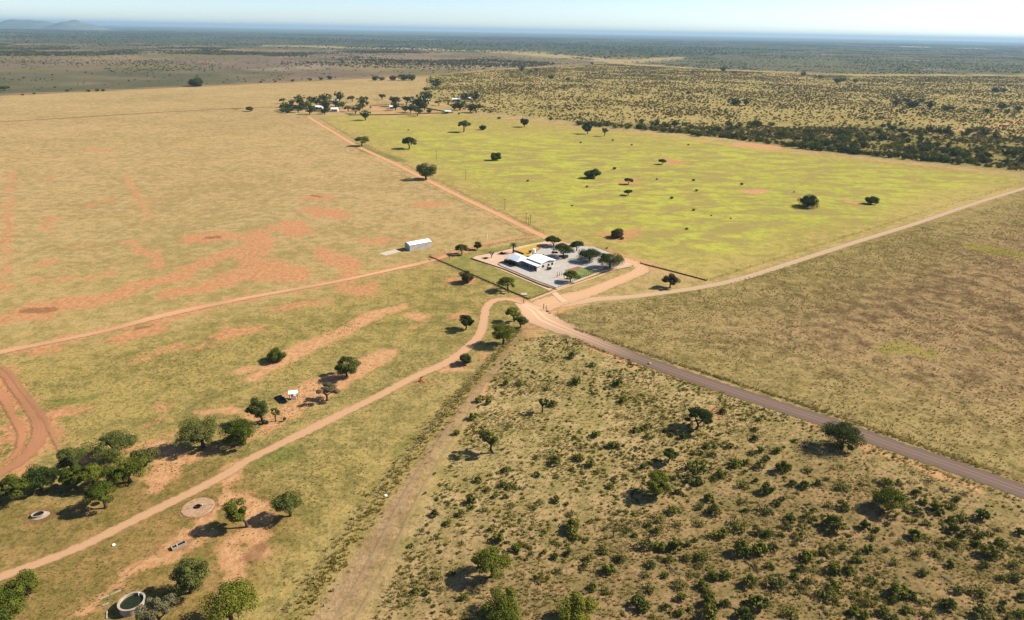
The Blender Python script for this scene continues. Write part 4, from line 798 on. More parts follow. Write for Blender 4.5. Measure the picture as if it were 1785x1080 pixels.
for c0_, r0_ in (((345,884),3.6),((70,898),3.2),((312,952),2.6),((226,1060),3.4)): q = q[np.hypot(*(q-at(*c0_)).T) > r0_]
scatter('grass', 'short green grass tufts on the pasture around the troughs', q, rg.uniform(.25,.6,len(q)), tuftc, 14)
# savanna and far bush
sav = W([(742,134),(860,123),(1060,111),(1240,122),(1480,132),(1785,133),(1900,137),(1900,300),(1785,299),(1430,262),(1250,238),(1070,219),(870,199),(800,192),(745,165)])
q = fill(sav, 46000, 20, lambda P: 0.35+0.65*g(P, 60, .40, .62, 61))
scatter('bushland', 'dotted olive bushes over the tan grassland beyond the lime field', q, rg.uniform(1.2,3.6,len(q)), savc, 21)
q = fill(W([(1000,213),(1200,222),(1450,222),(1700,232),(1900,250),(1900,305),(1785,298),(1430,262),(1250,239),(1140,228),(1020,219)]), 2600, 40, lambda P: 0.1+0.9*g(P, 35, .42, .58, 81))
scatter('undergrowth', 'dense low bush filling the thicket beyond the lime field', q, rg.uniform(1.8,4.5,len(q)), savc, 41)
mv = W([(-60,165),(0,162),(742,129),(1060,107),(1000,99),(600,86),(0,74),(-60,75)])
q = fill(mv, 5000, 22, lambda P: 0.1+0.9*g(P, 260, .50, .68, 63))
scatter('bushland', 'sparse dark bushes on the mauve plain beyond the tan field', q, rg.uniform(1.5,5.0,len(q)), farc, 23)
q = fill(mv, 9000, 32, lambda P: g(P, 420, .52, .60, 64)*sstep(P[:,1], 1700, 2100))
scatter('bushland', 'green belts of bush across the mauve plain', q, rg.uniform(3,7,len(q)), farc, 33)
gg = W([(1080,109),(1240,98),(1480,86),(1785,92),(1900,96),(1900,131),(1785,129),(1500,129),(1240,120)])
q = fill(gg, 16000, 24, lambda P: 0.25+0.75*g(P, 200, .45, .62, 65))
scatter('bushland', 'grey green bush beyond the dotted grassland', q, rg.uniform(2,5.5,len(q)), farc, 25)
fw = W([(-100,74),(900,92),(1080,104),(1480,86),(1900,96),(1900,81),(-100,48)])
q = fill(fw, 42000, 26, lambda P: 0.2+0.8*g(P, 700, .42, .6, 67))
scatter('woods', 'far dark woodland reaching to the horizon', q, rg.uniform(4,11,len(q)), farc, 27)
# ------------------------------------------------------------------ hills on the horizon
def hills(name, x0, x1, ybase, peaks, dist, label):
    n = 160; xs = np.linspace(x0, x1, n); V = []; k = 14
    for i, x in enumerate(xs):
        top = sum(a*math.exp(-((x-c)/s)**2) for c, a, s in peaks)
        ax = (x-PW/2)/F*dist*1.06
        for j in range(k):
            u = j/(k-1)*2-1
            hgt = (1-u*u)*max(top, 0)*dist/F*(0.95+0.06*math.sin(x*.11+j*1.3))*min(1, (x1-x)/30, (x-x0)/30)
            V.append((ax + u*60*math.sin(j*2.1), dist+u*500, max(0, hgt)-2))
    ii = np.arange(n*k).reshape(n,k); Fq = np.stack([ii[:-1,:-1], ii[1:,:-1], ii[1:,1:], ii[:-1,1:]],-1).reshape(-1,4)
    o = link(bpy.data.objects.new(name, mesh_np(name, np.array(V), Fq, [M['hill']], True))); return tag(o, label, kind='structure')
M['hill'] = soil('hill_bush', col(110,126,124), col(124,136,132), 0.004)  # blue-grey of distance haze put into the hill colour
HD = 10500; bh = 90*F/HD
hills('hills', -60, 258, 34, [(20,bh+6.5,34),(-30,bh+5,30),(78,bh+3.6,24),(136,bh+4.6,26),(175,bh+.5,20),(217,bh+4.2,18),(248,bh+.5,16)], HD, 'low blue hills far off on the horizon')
exec_parts = True
# ------------------------------------------------------------------ farmhouse
hb = np.array([9.8, 260.9]); yaw = math.radians(40); v_ = np.array([math.cos(yaw), math.sin(yaw)]); u_ = np.array([-math.sin(yaw), math.cos(yaw)])
hb = hb + v_*2.85*.80 + u_*1.3*.93
# local frame of the house: x = along v_ (to the upper right), y = along u_ (to the upper left)
Hs = empty('farmhouse', (hb[0], hb[1], 0.24), yaw); tag(Hs, 'white-roofed single-storey farmhouse with dark veranda in the gravel yard', 'house'); Hs.scale = (.80, .93, 1)
m = MB(); m.box(0.4, 9.2, -0.9, 8.0, 0, 2.92); m.build('wall', M['wall'], Hs)
m = MB(); m.box(-3.4, 1.6, 9.4, 16.6, 0, 2.35); m.box(0.6, 3.4, 8.0, 9.4, 0, 2.3); m.build('wing_wall', M['wall'], Hs)
def roofm(name, quads, mat, th=0.12):
    mb = MB()
    for k in quads: mb.slab(k, th)
    return mb.build(name, mat, Hs)
main = roofm('roof', [[(-0.1,-1.5,3.0),(4.9,-1.5,3.75),(4.9,8.5,3.75),(-0.1,8.5,3.0)], [(4.905,-1.5,3.75),(9.9,-1.5,3.0),(9.9,8.5,3.0),(4.905,8.5,3.75)]], M['roof_white'])
roofm('veranda_roof', [[(-3.0,-1.6,2.22),(0.38,-1.6,2.62),(0.38,8.6,2.62),(-3.0,8.6,2.22)]], M['roof_white'])
roofm('wing_roof', [[(-6.2,8.7,2.2),(-1.8,10.8,3.4),(-1.8,15.4,3.4),(-6.2,17.6,2.2)], [(-1.795,10.8,3.4),(2.6,8.7,2.4),(2.6,17.6,2.4),(-1.795,15.4,3.4)], [(-6.2,17.61,2.2),(-1.8,15.41,3.4),(2.6,17.61,2.4)], [(-6.2,8.69,2.2),(2.6,8.69,2.4),(-1.8,10.79,3.4)]], M['roof_pale'], 0.1)
m = MB(); m.box(-0.3, 10.1, -1.75, -1.55, 0, 0.12); m.box(-3.1,-2.8,-1.75,9,0,0.06); m.build('paved_edge', M['slab'], Hs)
for y in (-1.3, 1.2, 3.7, 6.2, 8.3): m = MB(); m.box(-2.85,-2.70,y-.07,y+.07,0,2.12); m.build('veranda_post', M['wall'], Hs)
for y in (9.4, 12.6, 16.0): m = MB(); m.box(-5.95,-5.80,y-.07,y+.07,0,2.1); m.build('veranda_post', M['wood'], Hs)
for x in (1.6, 5.4, 7.9):
    fr = MB().box(x-.75, x+.75, -0.95, -0.902, 0.9, 2.1).build('window', M['wall'], Hs)
    MB().box(x-.65, x+.65, -0.97, -0.952, 1.0, 2.0).build('pane', M['dark'], fr)
for y in (1.0, 6.3):
    fr = MB().box(0.35, 0.398, y-.8, y+.8, 0.8, 2.1).build('window', M['wall'], Hs)
    MB().box(0.33, 0.348, y-.7, y+.7, 0.9, 2.0).build('pane', M['dark'], fr)
fr = MB().box(0.34, 0.398, 3.2, 4.3, 0.02, 2.1).build('door', M['wood'], Hs); MB().box(0.30,0.338,3.3,3.36,0.95,1.1).build('handle', M['wire'], fr)
MB().box(-2.7, 0.3, -0.95, -0.85, 0, 2.1).build('veranda_screen', M['wall'], Hs)
def hp(x, y): return hb + v_*x*.80 + u_*y*.93
# hedges and shrubs by the house
def blob_shrub(name, label, p, w, hgt, mat, seed, cat='shrub', group=None, n=420):
    rng = np.random.default_rng(seed); C = []
    for i in range(10):
        a = rng.uniform(0,6.28); r = rng.random()**.5*.36; C.append((r*math.cos(a)*w, r*math.sin(a)*w, hgt*rng.uniform(.3,.72)))
    C = np.array(C); R = np.tile([[.17*w,.17*w,.28*hgt]], (10,1)); V, Fq = clump_leaves(rng, C, R, n, max(.07*w,.12)); V[:,2] = np.maximum(V[:,2], 0)
    e = empty(name, (p[0],p[1],0.25)); tag(e, label, cat, group)
    link(bpy.data.objects.new('foliage', mesh_np('foliage', V, Fq, [M[mat]])), e)
    mb = MB()
    for i in range(5): c = C[i]; mb.tube([(0,0,-.1),tuple(c*.5),tuple(c)],[.05,.035,.015],4)
    mb.build('stem', M['bark'], e); return e
for i, (x, y, w, h_, mt, lab) in enumerate([(-6.6,16.0,2.2,1.7,'leaf_dark','dark round bush at the outer corner of the farmhouse wing'),(-6.5,13.6,2.4,1.5,'red_leaf','reddish bush along the farmhouse wing next to the corner bush'),(-6.3,11.2,2.2,1.4,'red_leaf','reddish bush nearest the step between wing and veranda'),
     (3.6,-2.6,1.7,1.4,'leaf_brown','dark bush against the sunny end wall of the farmhouse'),(5.0,-2.5,1.2,1.0,'leaf_brown','smaller bush beside the one at the sunny end wall')]):
    blob_shrub('garden_shrub', lab, hp(x,y), w, h_, mt, 400+i)
for i, (px, py, w, h_, mt, lab) in enumerate([(983,449.5,4.6,.8,'leaf_dark','round hedge ring under the tall umbrella tree in the yard'),(967,440.8,3.4,.35,'red_leaf','flat maroon bed in the gravel yard'),(924,442,1.7,1.5,'leaf_brown','dark bush beside the white water tank'),(948,447,1.0,.8,'leaf_dark','tiny green bush behind the farmhouse roof'),
     (877,443,3.2,.6,'red_leaf','long maroon bush row on sand before the palm'),(847,451,2.4,.4,'red_leaf','low maroon bush under the grey quiver tree'),(497,734,1.0,.9,'leaf_dark','tiny dark bush beside the farm track near the shelter'),(990,487,2.0,.4,'leaf','low plants around the pale circular bed')]):
    blob_shrub('garden_shrub', lab, at(px,py), w, h_, mt, 420+i)
# water tank on its stand
p = at(930.5, 447); e = empty('water_tank', (p[0],p[1],0.25)); tag(e, 'small white cylindrical water tank on a stand behind the farmhouse', 'tank')
m = MB()
for a in range(4): x, y = .7*math.cos(a*1.57+.78), .7*math.sin(a*1.57+.78); m.tube([(x,y,0),(x,y,1.5)],[.07,.07],5)
m.box(-.85,.85,-.85,.85,1.5,1.6); m.build('stand', M['wood'], e)
m = MB(); m.lathe([(.0,1.6),(.8,1.6),(.8,2.9),(.72,3.2),(.3,3.35),(0,3.36)], 24); m.build('tank_body', M['roof_white'], e, smooth=False)
# palm
p = at(894.5, 441.5); e = empty('palm_tree', (p[0],p[1],0.25)); tag(e, 'date palm with arching fronds at the corner of the white roof', 'palm')
MB().tube([(0,0,-.1),(.05,0,1.5),(0,.05,3.6)],[.38,.28,.26],8).build('trunk', M['bark'], e)
rng = np.random.default_rng(5); V = []; Fq = []
for i in range(34):
    a = i*2.4; el = rng.uniform(-.2,1.2); L = rng.uniform(2.0,2.7); n0 = 8; prev = None
    for j in range(n0):
        tt = j/(n0-1); r = L*tt*math.cos(el*(1-.3*tt)); z = 3.6 + L*tt*math.sin(el) - 1.5*tt*tt*math.cos(el)
        c_ = np.array([r*math.cos(a), r*math.sin(a), z]); wv = np.array([-math.sin(a), math.cos(a), -.25])*(.26*(1-tt)**.5+.02)
        w2 = np.array([math.sin(a), -math.cos(a), -.25])*(.26*(1-tt)**.5+.02)
        V += [c_, c_+wv, c_+w2]
        if j: b = len(V)-6; Fq += [(b,b+1,b+4,b+3),(b+3,b+5,b+2,b)]
link(bpy.data.objects.new('crown', mesh_np('crown', np.array(V), np.array(Fq), [M['palm']])), e)
# quiver tree
p = at(857, 450); e = empty('quiver_tree', (p[0],p[1],0.25)); tag(e, 'pale grey-green succulent tree on the pink sand', 'tree')
m = MB(); rng = np.random.default_rng(6); tips = []
m.tube([(0,0,-.1),(0,0,.9)],[.22,.17],7)
for i in range(5):
    a = i*1.257; q1 = (.45*math.cos(a), .45*math.sin(a), 1.6); m.tube([(0,0,.8),q1],[.13,.1],5)
    for s in (-.5,.5): q2 = (1.0*math.cos(a+s), 1.0*math.sin(a+s), 2.3+.3*rng.random()); m.tube([q1,q2],[.09,.06],5); tips.append(q2)
m.build('trunk', M['bark_pale'], e)
V, Fq = clump_leaves(rng, np.array(tips), np.full((len(tips),3),.34), 420, .13); link(bpy.data.objects.new('crown', mesh_np('crown', V, Fq, [M['quiver']])), e)
# stumps round the pale bed
p = at(980, 484.5); m = MB(); m.lathe([(0,.06),(1.5,.06),(1.6,0)], 24); tag(m.build('sand_bed', M['sand'], loc=(p[0],p[1],.26)), 'pale round sand bed ringed by posts beside the lawn', 'flower bed')
for i, (px, py, h_) in enumerate([(971,484,2.2),(983,487.5,2.0),(975,481,1.5),(979,480,1.4),(983.5,482,1.6)]):
    p = at(px,py); tag(MB().tube([(0,0,-.1),(.05,0,h_*.6),(.0,.06,h_)],[.13,.11,.08],6).build('wooden_post', M['wood'], loc=(p[0],p[1],.25)), 'old wooden post standing round the pale circular bed', 'post', 'posts round the pale bed')
# ------------------------------------------------------------------ metal shed with curved roof
p0, p1, p2 = at(704.3,435), at(714.7,437.5), at(751.8,430.5)
ax = p2-p1; Ls = np.hypot(*ax); ya = math.atan2(ax[1], ax[0]); Wd = 4.6
e = empty('metal_shed', (p1[0],p1[1],0), ya); tag(e, 'pale metal shed with low curved white roof standing in the field', 'shed')
MB().box(0,Ls,0,Wd,0,2.7).build('wall', M['metal'], e)
m = MB(); k = 8; pr = [(-.15+ (Wd+.3)*i/k, 2.7+.62*math.sin(math.pi*i/k)) for i in range(k+1)]
for i in range(k): m.slab([(-.15,pr[i][0],pr[i][1]),(Ls+.15,pr[i][0],pr[i][1]),(Ls+.15,pr[i+1][0],pr[i+1][1]),(-.15,pr[i+1][0],pr[i+1][1])], .08)
m.build('roof', M['roof_white'], e)
m = MB(); m.add([(0.03,y,z) for y,z in pr]+[(0.03,pr[-1][0],2.66),(0.03,pr[0][0],2.66)], [tuple(range(k+3))]); m.add([(Ls-.03,y,z) for y,z in pr]+[(Ls-.03,pr[-1][0],2.66),(Ls-.03,pr[0][0],2.66)], [tuple(range(k+2,-1,-1))]); m.build('gable', M['metal'], e)
d_ = MB().box(-.05,-.003,.7,Wd-.7,0.02,2.4).build('door', M['metal'], e); MB().box(-.07,-.052,Wd/2-.03,Wd/2+.03,0.05,2.35).build('door_seam', M['dark'], d_)
m = MB()
for i in range(1, 9): m.box(Ls*i/9-.04, Ls*i/9+.04, -.035, -.003, 0.02, 2.68)
m.build('wall_rib', M['metal'], e)
# ------------------------------------------------------------------ shelter and black panel
p = at(512, 695); e = empty('pump_shelter', (p[0],p[1],0), math.radians(18)); tag(e, 'small white flat-roofed pump shelter on bare sand', 'shelter')
MB().slab([(-1.15,-.75,1.95),(1.15,-.75,1.95),(1.15,.75,2.15),(-1.15,.75,2.15)], .08).build('roof', M['roof_white'], e)
for x in (-1,1):
    for y in (-.62,.62): MB().tube([(x,y,-.1),(x,y,1.9)],[.05,.05],5).build('leg', M['wood'], e)
MB().box(-.6,.6,-.4,.45,0,1.1).build('pump_box', M['wall'], e)
q = W([(478,693),(489,704),(502.5,702),(490,690.5)]); m = MB(); m.slab([(*q[0],.28),(*q[1],.22),(*q[2],.42),(*q[3],.50)][::-1], .06)
o = m.build('panel_face', M['panel']); c0 = q.mean(0); e = empty('solar_panel', (c0[0],c0[1],0)); tag(e, 'black rectangular panel with pale edge lying low beside the shelter', 'panel')
o.parent = e; o.location = (-c0[0],-c0[1],0)
for a in q:
    MB().tube([(a[0]-c0[0],a[1]-c0[1],0),(a[0]-c0[0],a[1]-c0[1],.2)],[.05,.05],5).build('foot', M['concrete'], e)
a, b = q[2]-c0, q[3]-c0; MB().slab([(a[0],a[1],.46),(a[0]+.22,a[1]+.05,.46),(b[0]+.22,b[1]+.05,.54),(b[0],b[1],.54)],.1).build('edge', M['concrete'], e)
# ------------------------------------------------------------------ troughs and tanks
p = at(226, 1066); e = empty('reservoir', (p[0]+.1,p[1]+.9,0)); tag(e, 'round pale concrete water tank full of green water', 'tank')
m = MB(); m.lathe([(1.98,-.1),(2.05,1.25),(2.12,1.27),(2.12,1.42),(1.80,1.42),(1.80,1.27),(1.80,.2)], 56); m.build('wall', M['concrete'], e)
m = MB(); m.lathe([(0,1.02),(1.795,1.02)], 48); m.build('water', M['water_green'], e)
m = MB(); m.lathe([(0,.0),(2.0,.0),(2.0,.03)],40); m.build('floor_slab', M['concrete_old'], e)
p_ = MB(); p_.tube([(.4,1.86,1.5),(.4,1.5,1.5),(.4,1.5,1.08)],[.05,.05,.05],6); p_.build('inlet_pipe', M['roof_white'], e)
for (x0,y0,x1,y1,l) in [(174,1045,211,1029,'long low pale concrete rail above the water tank'),(179,1056,190,1051,'short pale concrete block beside the water tank'),(187,1066,186,1078,'broken low concrete edge at the shadow side of the tank')]:
    a, b = at(x0,y0), at(x1,y1); d = b-a; L = np.hypot(*d); e = empty('concrete_rail', (a[0],a[1],0), math.atan2(d[1],d[0])); tag(e, l, 'kerb')
    MB().box(0,L*.45,-.11,.11,-.05,.16).build('segment', M['concrete'], e); MB().box(L*.5,L,-.11,.11,-.05,.15).build('segment', M['concrete'], e)
p = at(345,884); e = empty('cattle_trough', (p[0],p[1],0)); tag(e, 'wide round pale concrete pad with a small dark trough in its middle', 'trough')
m = MB(); m.lathe([(0,.10),(3.05,.09),(3.15,-.02)], 48); m.build('pad', M['concrete_old'], e)
m = MB(); m.lathe([(.55,.09),(.55,.40),(.42,.40),(.42,.14),(0,.14)], 24); m.build('basin', M['mud'], e)
for s in (0.35, 3.5): MB().box(.6,2.9,-.05,.05,.085,.12).build('drain_line', M['kerb'], e).rotation_euler = (0,0,s)
MB().box(.35,.75,.35,.8,.09,.45).build('float_box', M['concrete'], e)
p = at(70,898); e = empty('cattle_trough', (p[0],p[1],0), .35); tag(e, 'small oval concrete trough with dark inside on trampled brown soil', 'trough')
m = MB(); m.lathe([(0,.03),(1.55,.03),(1.6,-.02)], 32); m.build('pad', M['concrete'], e); e.scale = (1.05,.8,1)
m = MB(); m.lathe([(1.12,.03),(1.12,.5),(.95,.5),(.95,.2),(0,.2)], 32, (-.25,0)); m.build('basin', M['concrete'], e)
m = MB(); m.lathe([(0,.3),(.94,.3)], 32, (-.25,0)); m.build('water', M['mud'], e)
a, b = at(301,957), at(323,947); d = b-a; L = np.hypot(*d); e = empty('cattle_trough', (a[0],a[1],0), math.atan2(d[1],d[0])); tag(e, 'narrow long concrete trough in a ring of reddish soil', 'trough')
m = MB()
m.box(0,L,-.5,-.38,-.05,.5); m.box(0,L,.38,.5,-.05,.5); m.box(-.14,0,-.5,.5,-.05,.5); m.box(L,L+.14,-.5,.5,-.05,.5); m.box(L*.33,L*.42,-.38,.38,-.05,.52); m.build('basin', M['concrete'], e)
MB().box(0.01,L*.33,-.37,.37,.02,.34).build('water', M['mud'], e); MB().box(L*.42,L-.01,-.37,.37,.02,.34).build('water', M['mud'], e)
# stones, slab
def stone(px, py, s, label, mat='roof_white', g=None):
    p = at(px,py); rng = np.random.default_rng(int(px)); bm_v = []; m = MB(); m.lathe([(0.01,-.1*s),(.45*s,-.05*s),(.5*s,.2*s),(.32*s,.42*s),(0.01,.5*s)], 8)
    m.v = [(x*(1+.3*rng.random()), y*(1+.3*rng.random()), z) for x,y,z in m.v]
    tag(m.build('stone', M[mat], loc=(p[0],p[1],0)), label, 'stone', g)
stone(198,950,.55,'small white stone on the grass beside the farm track'); stone(672,864,.6,'white stone on the weedy firebreak strip'); stone(1132,634,1.0,'pale boulder on the verge of the grey road','concrete_old')
stone(1098,627,.9,'brown boulder on the verge of the grey road','kerb')
stone(955,543,1.0,'larger boulder beside the gate posts at the junction','kerb'); stone(958,546,.7,'smaller boulder beside the gate posts at the junction','kerb')
p = at(913,513.5); m = MB(); m.prism([(p[0]-1.1,p[1]-.9),(p[0]+1.2,p[1]-.8),(p[0]+1.1,p[1]+.9),(p[0]-1.2,p[1]+.8)], 0.0, .35); tag(m.build('stone_slab', M['slab']), 'pale flat stone slab in the grassy corner of the compound', 'slab')
# ------------------------------------------------------------------ fences
def fence(label, pts, spacing, h, r=.06, net=False, world=False, mat='wood', wires=3, name='fence'):
    q = [Vector((*p,0)) if world else Vector((*at(*p),0)) for p in pts]; o0 = q[0]
    e = empty(name, tuple(o0)); tag(e, label, 'fence')
    pm = MB().tube([(0,0,-.1),(0,0,h)],[r,r*.9],5); proto_ = None
    for a, b in zip(q[:-1], q[1:]):
        n = max(1, int((b-a).length/spacing))
        for i in range(n + (b is q[-1])):
            pos = a + (b-a)*i/n - o0
            if proto_ is None: proto_ = pm.build('post', M[mat], e, loc=tuple(pos))
            else:
                c = proto_.copy(); c.location = pos; link(c, e)
    mw = MB()
    for a, b in zip(q[:-1], q[1:]):
        for k in range(wires): z = h*(.3+.65*k/max(1,wires-1)); mw.tube([tuple(a-o0+Vector((0,0,z))), tuple(b-o0+Vector((0,0,z)))],[.012,.012],3)
    mw.build('wire', M['wire'], e)
    if net:
        mn = MB()
        for a, b in zip(q[:-1], q[1:]):
            d = (b-a).normalized(); n = Vector((-d.y,d.x,0))*.09; A_, B_ = a-o0, b-o0
            mn.prism([(A_-n)[:2],(B_-n)[:2],(B_+n)[:2],(A_+n)[:2]], 0, h*(.36 if h < 1.5 else .5))
        mn.build('screen', M['net'], e)
    return e
fence('dark screened fence along the near side of the compound', [(749,447),(800,468.5),(860,494.5),(922,521.5)], 4, 1.1, net=True)
fence('low wire fence from the compound corner towards the yard path', [(922.6,521.3),(945,513),(964,505.5)], 3, 1.1, net=True)
fence('wire fence on the upper side of the compound', [(750,446),(800,439),(870,425.5),(930,412)], 5, 1.2, mat='wood')
fence('dark fence between the drive and the lime field corner', [(1116,459),(1160,470),(1232,489)], 4, 1.2, net=True)
fence('grey palisade fence along the lawn side of the yard', [(973,502.3),(1010,487),(1050,471.5),(1088,457)], 1.1, 1.6, .07, mat='wood', wires=2)
fence('wire fence beside the straight dirt road', [(948,404.5),(870,367),(745,304),(620,243),(556,205)], 9, 1.3)
fence('wire fence between the brown field and the gravel road', [(972,546),(1010,574),(1130,617),(1428,711),(1785,831)], 5, 1.2, .05)
fence('wire fence between the lime field and the eastern dirt road', [(1233,489),(1330,460),(1500,405),(1700,344),(1785,318)], 8, 1.3)
fence('wire fence in the weedy strip beside the firebreak', [(905,562),(850,630),(770,725),(640,880),(505,1060),(440,1150)], 5, 1.2, .05)
fence('dark paddock wall below the distant homestead', [(608,201),(690,200),(790,196.5)], 14, 2.0, .1, net=True)
fence('dark paddock wall beside the bluish roof of the far shed', [(690,186),(740,188),(782,196)], 12, 2.2, .1, net=True)
fence('short dark wall in the distant homestead yard', [(645,184),(678,182.5)], 10, 1.6, .1, net=True)
# gate posts and poles
for px, py, h_, l in [(947.5,539,2.2,'taller dark gate post standing at the sandy junction'),(952,541,1.9,'shorter dark gate post paired at the junction'),(913,528,1.8,'reddish gate post where the farm track leaves the compound'),(886,510.5,1.6,'red post on the fence below the umbrella tree')]:
    p = at(px,py); tag(MB().tube([(0,0,-.1),(0,0,h_)],[.13,.11],7).build('gate_post', M['wood'], loc=(p[0],p[1],0)), l, 'post')
for px, py, h_, l in [(812,315,6.5,'thin power pole in the middle of the lime field by the straight road'),(880,365,6,'thin power pole nearest the drive end of the lime field'),(917,389,5.5,'pole of the close trio beside the straight dirt road, farther west'),(924.5,391,5,'pole of the close trio beside the straight dirt road, farther east'),(921,393,4,'shortest pole of the close trio beside the straight dirt road'),(761,278,6.5,'thin power pole farthest along the lime field')]:
    p = at(px,py); e = empty('power_pole', (p[0],p[1],0)); tag(e, l, 'pole')
    MB().tube([(0,0,-.2),(0,0,h_)],[.12,.08],6).build('pole', M['wood'], e); MB().box(-.7,.7,-.05,.05,h_-.5,h_-.4).build('crossarm', M['wood'], e)
    for x in (-.6,0.15,.6): MB().tube([(x,0,h_-.4),(x,0,h_-.22)],[.05,.04],5).build('insulator', M['dark'], e)
p = at(849,414); tag(MB().tube([(0,0,-.1),(0,0,1.6),(0,0,1.7)],[.14,.14,.02],7).build('marker_post', M['roof_white'], loc=(p[0],p[1],0)), 'short white marker post in the tan field above the compound', 'post')
# sapling with red soil, termite mound, dead trees, fallen wood
def dead_tree(px, py, h, label, seed, mat='deadwood', name='dead_tree', cat='dead tree', spread=.45):
    p = at(px,py); rng = np.random.default_rng(seed); e = empty(name, (p[0],p[1],0)); tag(e, label, cat)
    m = MB(); m.tube([(0,0,-.1),(.05*h,0,h*.3),(0,.04*h,h*.5)],[.06*h**.7,.045*h**.7,.035*h**.7],6); m.build('trunk', M[mat], e)
    m = MB()
    for i in range(7):
        a = rng.uniform(0,6.28); z0 = h*rng.uniform(.3,.5); t1 = np.array([spread*h*.5*math.cos(a), spread*h*.5*math.sin(a), z0+h*.25]); t2 = t1*1.0+np.array([spread*h*.35*math.cos(a+rng.uniform(-.8,.8)), spread*h*.35*math.sin(a), h*rng.uniform(.05,.3)])
        m.tube([(0,0,z0),tuple(t1),tuple(t2)],[.03*h**.7,.02*h**.7,.008*h**.7],4)
        m.tube([tuple(t1),tuple(t1+rng.normal(size=3)*.12*h+[0,0,.1*h])],[.014*h**.7,.006],4)
    m.build('branch', M[mat], e); return e
dead_tree(1193,716,2.9,'bare dead stem standing above the forked acacia',1,spread=.3)
dead_tree(1130,677,2.6,'leafless dead tree beside the grey road verge',2)
dead_tree(1068,937,3.1,'bare dead sapling with a thin long shadow in the shrubs',3,spread=.3)
dead_tree(1366,975,1.7,'pale dead stump standing between shrubs',4,'bark_pale')
dead_tree(50,1040,2.2,'small dark dead stem beside the bottom corner tree',5)
dead_tree(1603,1000,2.0,'grey bare thorn skeleton in the dense shrubs',6,'bark_pale',spread=.8)
dead_tree(1245,806,1.3,'small white dead stump among shrubs',7,'bark_pale')
dead_tree(783,451,2.4,'bare brown sapling in red soil in the compound corner',8)
p = at(735,664); e = empty('termite_mound', (p[0],p[1],0)); tag(e, 'low reddish termite mound beside the farm track', 'mound')
m = MB(); m.lathe([(1.0,-.05),(.7,.18),(.35,.42),(.12,.55),(0,.57)], 14); rng = np.random.default_rng(3); m.v = [(x*(1+.25*rng.random()), y*(1+.25*rng.random()), z) for x,y,z in m.v]; m.build('mound_body', M['red_soil'], e)
dead_tree(732,664,2.2,'dead branches sticking up from the termite mound',9,spread=.7)
def fallen(px0, py0, px1, py1, label, seed, mat='deadwood'):
    a, b = at(px0,py0), at(px1,py1); rng = np.random.default_rng(seed); d = b-a; L = np.hypot(*d); e = empty('fallen_branch', (a[0],a[1],0), math.atan2(d[1],d[0])); tag(e, label, 'branch')
    m = MB(); m.tube([(0,0,.1),(L*.5,.1,.16),(L,0,.08)],[.10,.08,.03],6); m.build('stem', M[mat], e); m = MB()
    for i in range(6): x = L*rng.uniform(.3,.9); s = rng.choice([-1,1]); m.tube([(x,.05,.13),(x+L*.15,s*L*.12,.25),(x+L*.28,s*L*.2,.1)],[.05,.035,.012],4)
    m.build('twig', M[mat], e)
fallen(1296,977,1326,998,'long dark fallen pole beside the big shrub clump',1); fallen(1161,984,1183,1003,'fallen forked branch lying between small shrubs',2)
fallen(1272,1057,1312,1076,'bleached fallen branch near the bottom edge',3,'bark_pale'); fallen(1372,972,1386,984,'dark short log lying beside the pale stump',4)
fallen(1640,1004,1662,1016,'grey fallen branches on open ground near the thorn skeleton',5,'bark_pale'); fallen(898,853,921,847,'thin pale fallen stick on dry grass',6,'bark_pale'); fallen(1398,950,1412,944,'pale twiggy branch on bare soil',7,'bark_pale')
fallen(1428,1068,1434,1080,'white fallen branch at the bottom picture edge',8,'bark_pale')
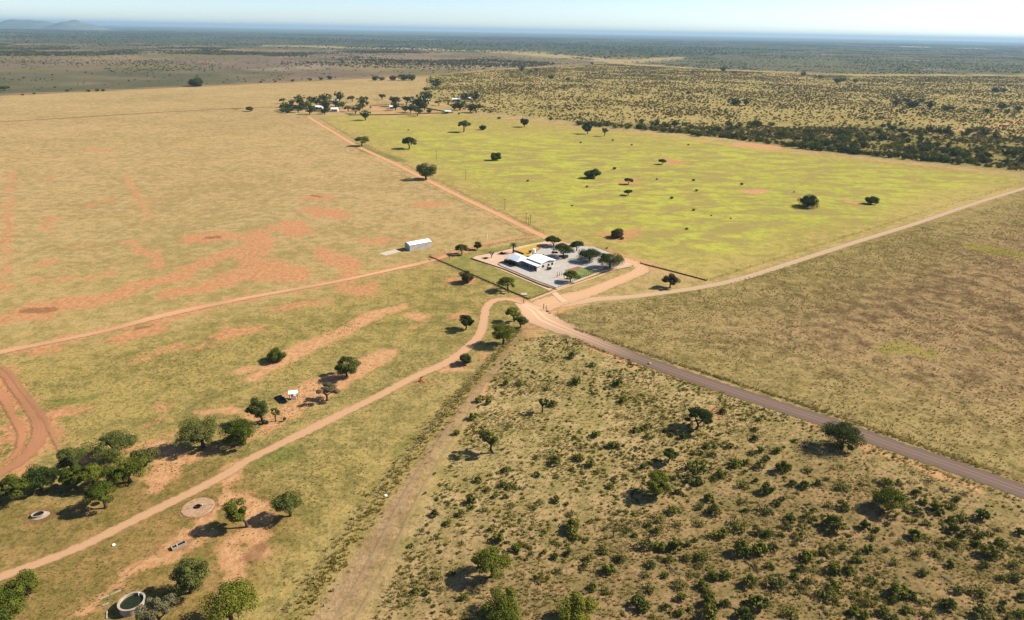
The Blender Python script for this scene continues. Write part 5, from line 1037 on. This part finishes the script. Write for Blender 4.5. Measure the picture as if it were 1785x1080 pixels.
# ------------------------------------------------------------------ distant homestead buildings
def far_house(px, py, wpx, dm, h, label, roof='roof_white', wall='wall', name='farm_building', yaw=0.1, open_=False, cat='building'):
    b = at(px,py); w = wpx*depth_at(b)/F; e = empty(name, (b[0],b[1],0), yaw); tag(e, label, cat)
    if open_:
        for x in (-w/2+.2, w/2-.2):
            for y in (.2, dm-.2): MB().tube([(x,y,0),(x,y,h)],[.12,.12],5).build('post', M['wood'], e)
    else:
        MB().box(-w/2,w/2,0,dm,0,h).build('wall', M[wall], e)
        for x in (-w*.28, w*.22):
            f = MB().box(x-.7,x+.7,-.06,-.002,.9,h-.5).build('window', M['wood'], e); MB().box(x-.6,x+.6,-.09,-.062,1.0,h-.6).build('pane', M['dark'], f)
        MB().box(-.45,.45,-.06,-.002,0.02,2.0).build('door', M['wood'], e)
    r = h+dm*.16; MB().slab([(-w/2-.4,-.4,h),(w/2+.4,-.4,h),(w/2+.4,dm/2,r),(-w/2-.4,dm/2,r)],.12).slab([(-w/2-.4,dm/2+.005,r),(w/2+.4,dm/2+.005,r),(w/2+.4,dm+.4,h),(-w/2-.4,dm+.4,h)],.12).build('roof', M[roof], e); return e
far_house(584,180.5,11,9,3.4,'white-roofed house half hidden at the back of the homestead trees','roof_pale')
far_house(556,191,11,9,3.0,'white roof showing in the dense western homestead trees')
far_house(583,194.5,11,8,3.0,'white-walled house at the front gap of the homestead trees')
far_house(683,190,7,7,2.8,'small white-roofed hut in the yard east of the homestead')
far_house(718,178.5,9,6,2.8,'small white roof behind the eastern homestead trees')
far_house(742,177.5,12,7,2.8,'low pale roof on posts at the back of the paddocks','roof_white',open_=True)
far_house(795,176.5,12,8,2.8,'low white building beyond the bend of the red track')
far_house(818,174.5,6,6,2.8,'tiny white building at the edge of the dotted bushland')
far_house(781,198,10,7,2.6,'bluish white roof at the end of the paddock wall','roof_pale',open_=True)
# ------------------------------------------------------------------ haze
hz = MB().box(-45000,45000,-3000,43000,-1,168).build('haze', bpy.data.materials.new('haze_air'))
tag(hz, 'pale blue haze over the plain', kind='stuff')
mt = hz.data.materials[0]; mt.use_nodes = True; nt = mt.node_tree; nt.nodes.clear()
ou = nt.nodes.new('ShaderNodeOutputMaterial'); pv = nt.nodes.new('ShaderNodeVolumePrincipled')
pv.inputs['Color'].default_value = (0.38, 0.58, 0.74, 1); pv.inputs['Density'].default_value = 6.0e-5; pv.inputs['Anisotropy'].default_value = 0.1
nt.links.new(pv.outputs[0], ou.inputs['Volume'])
mt.cycles.homogeneous_volume = True
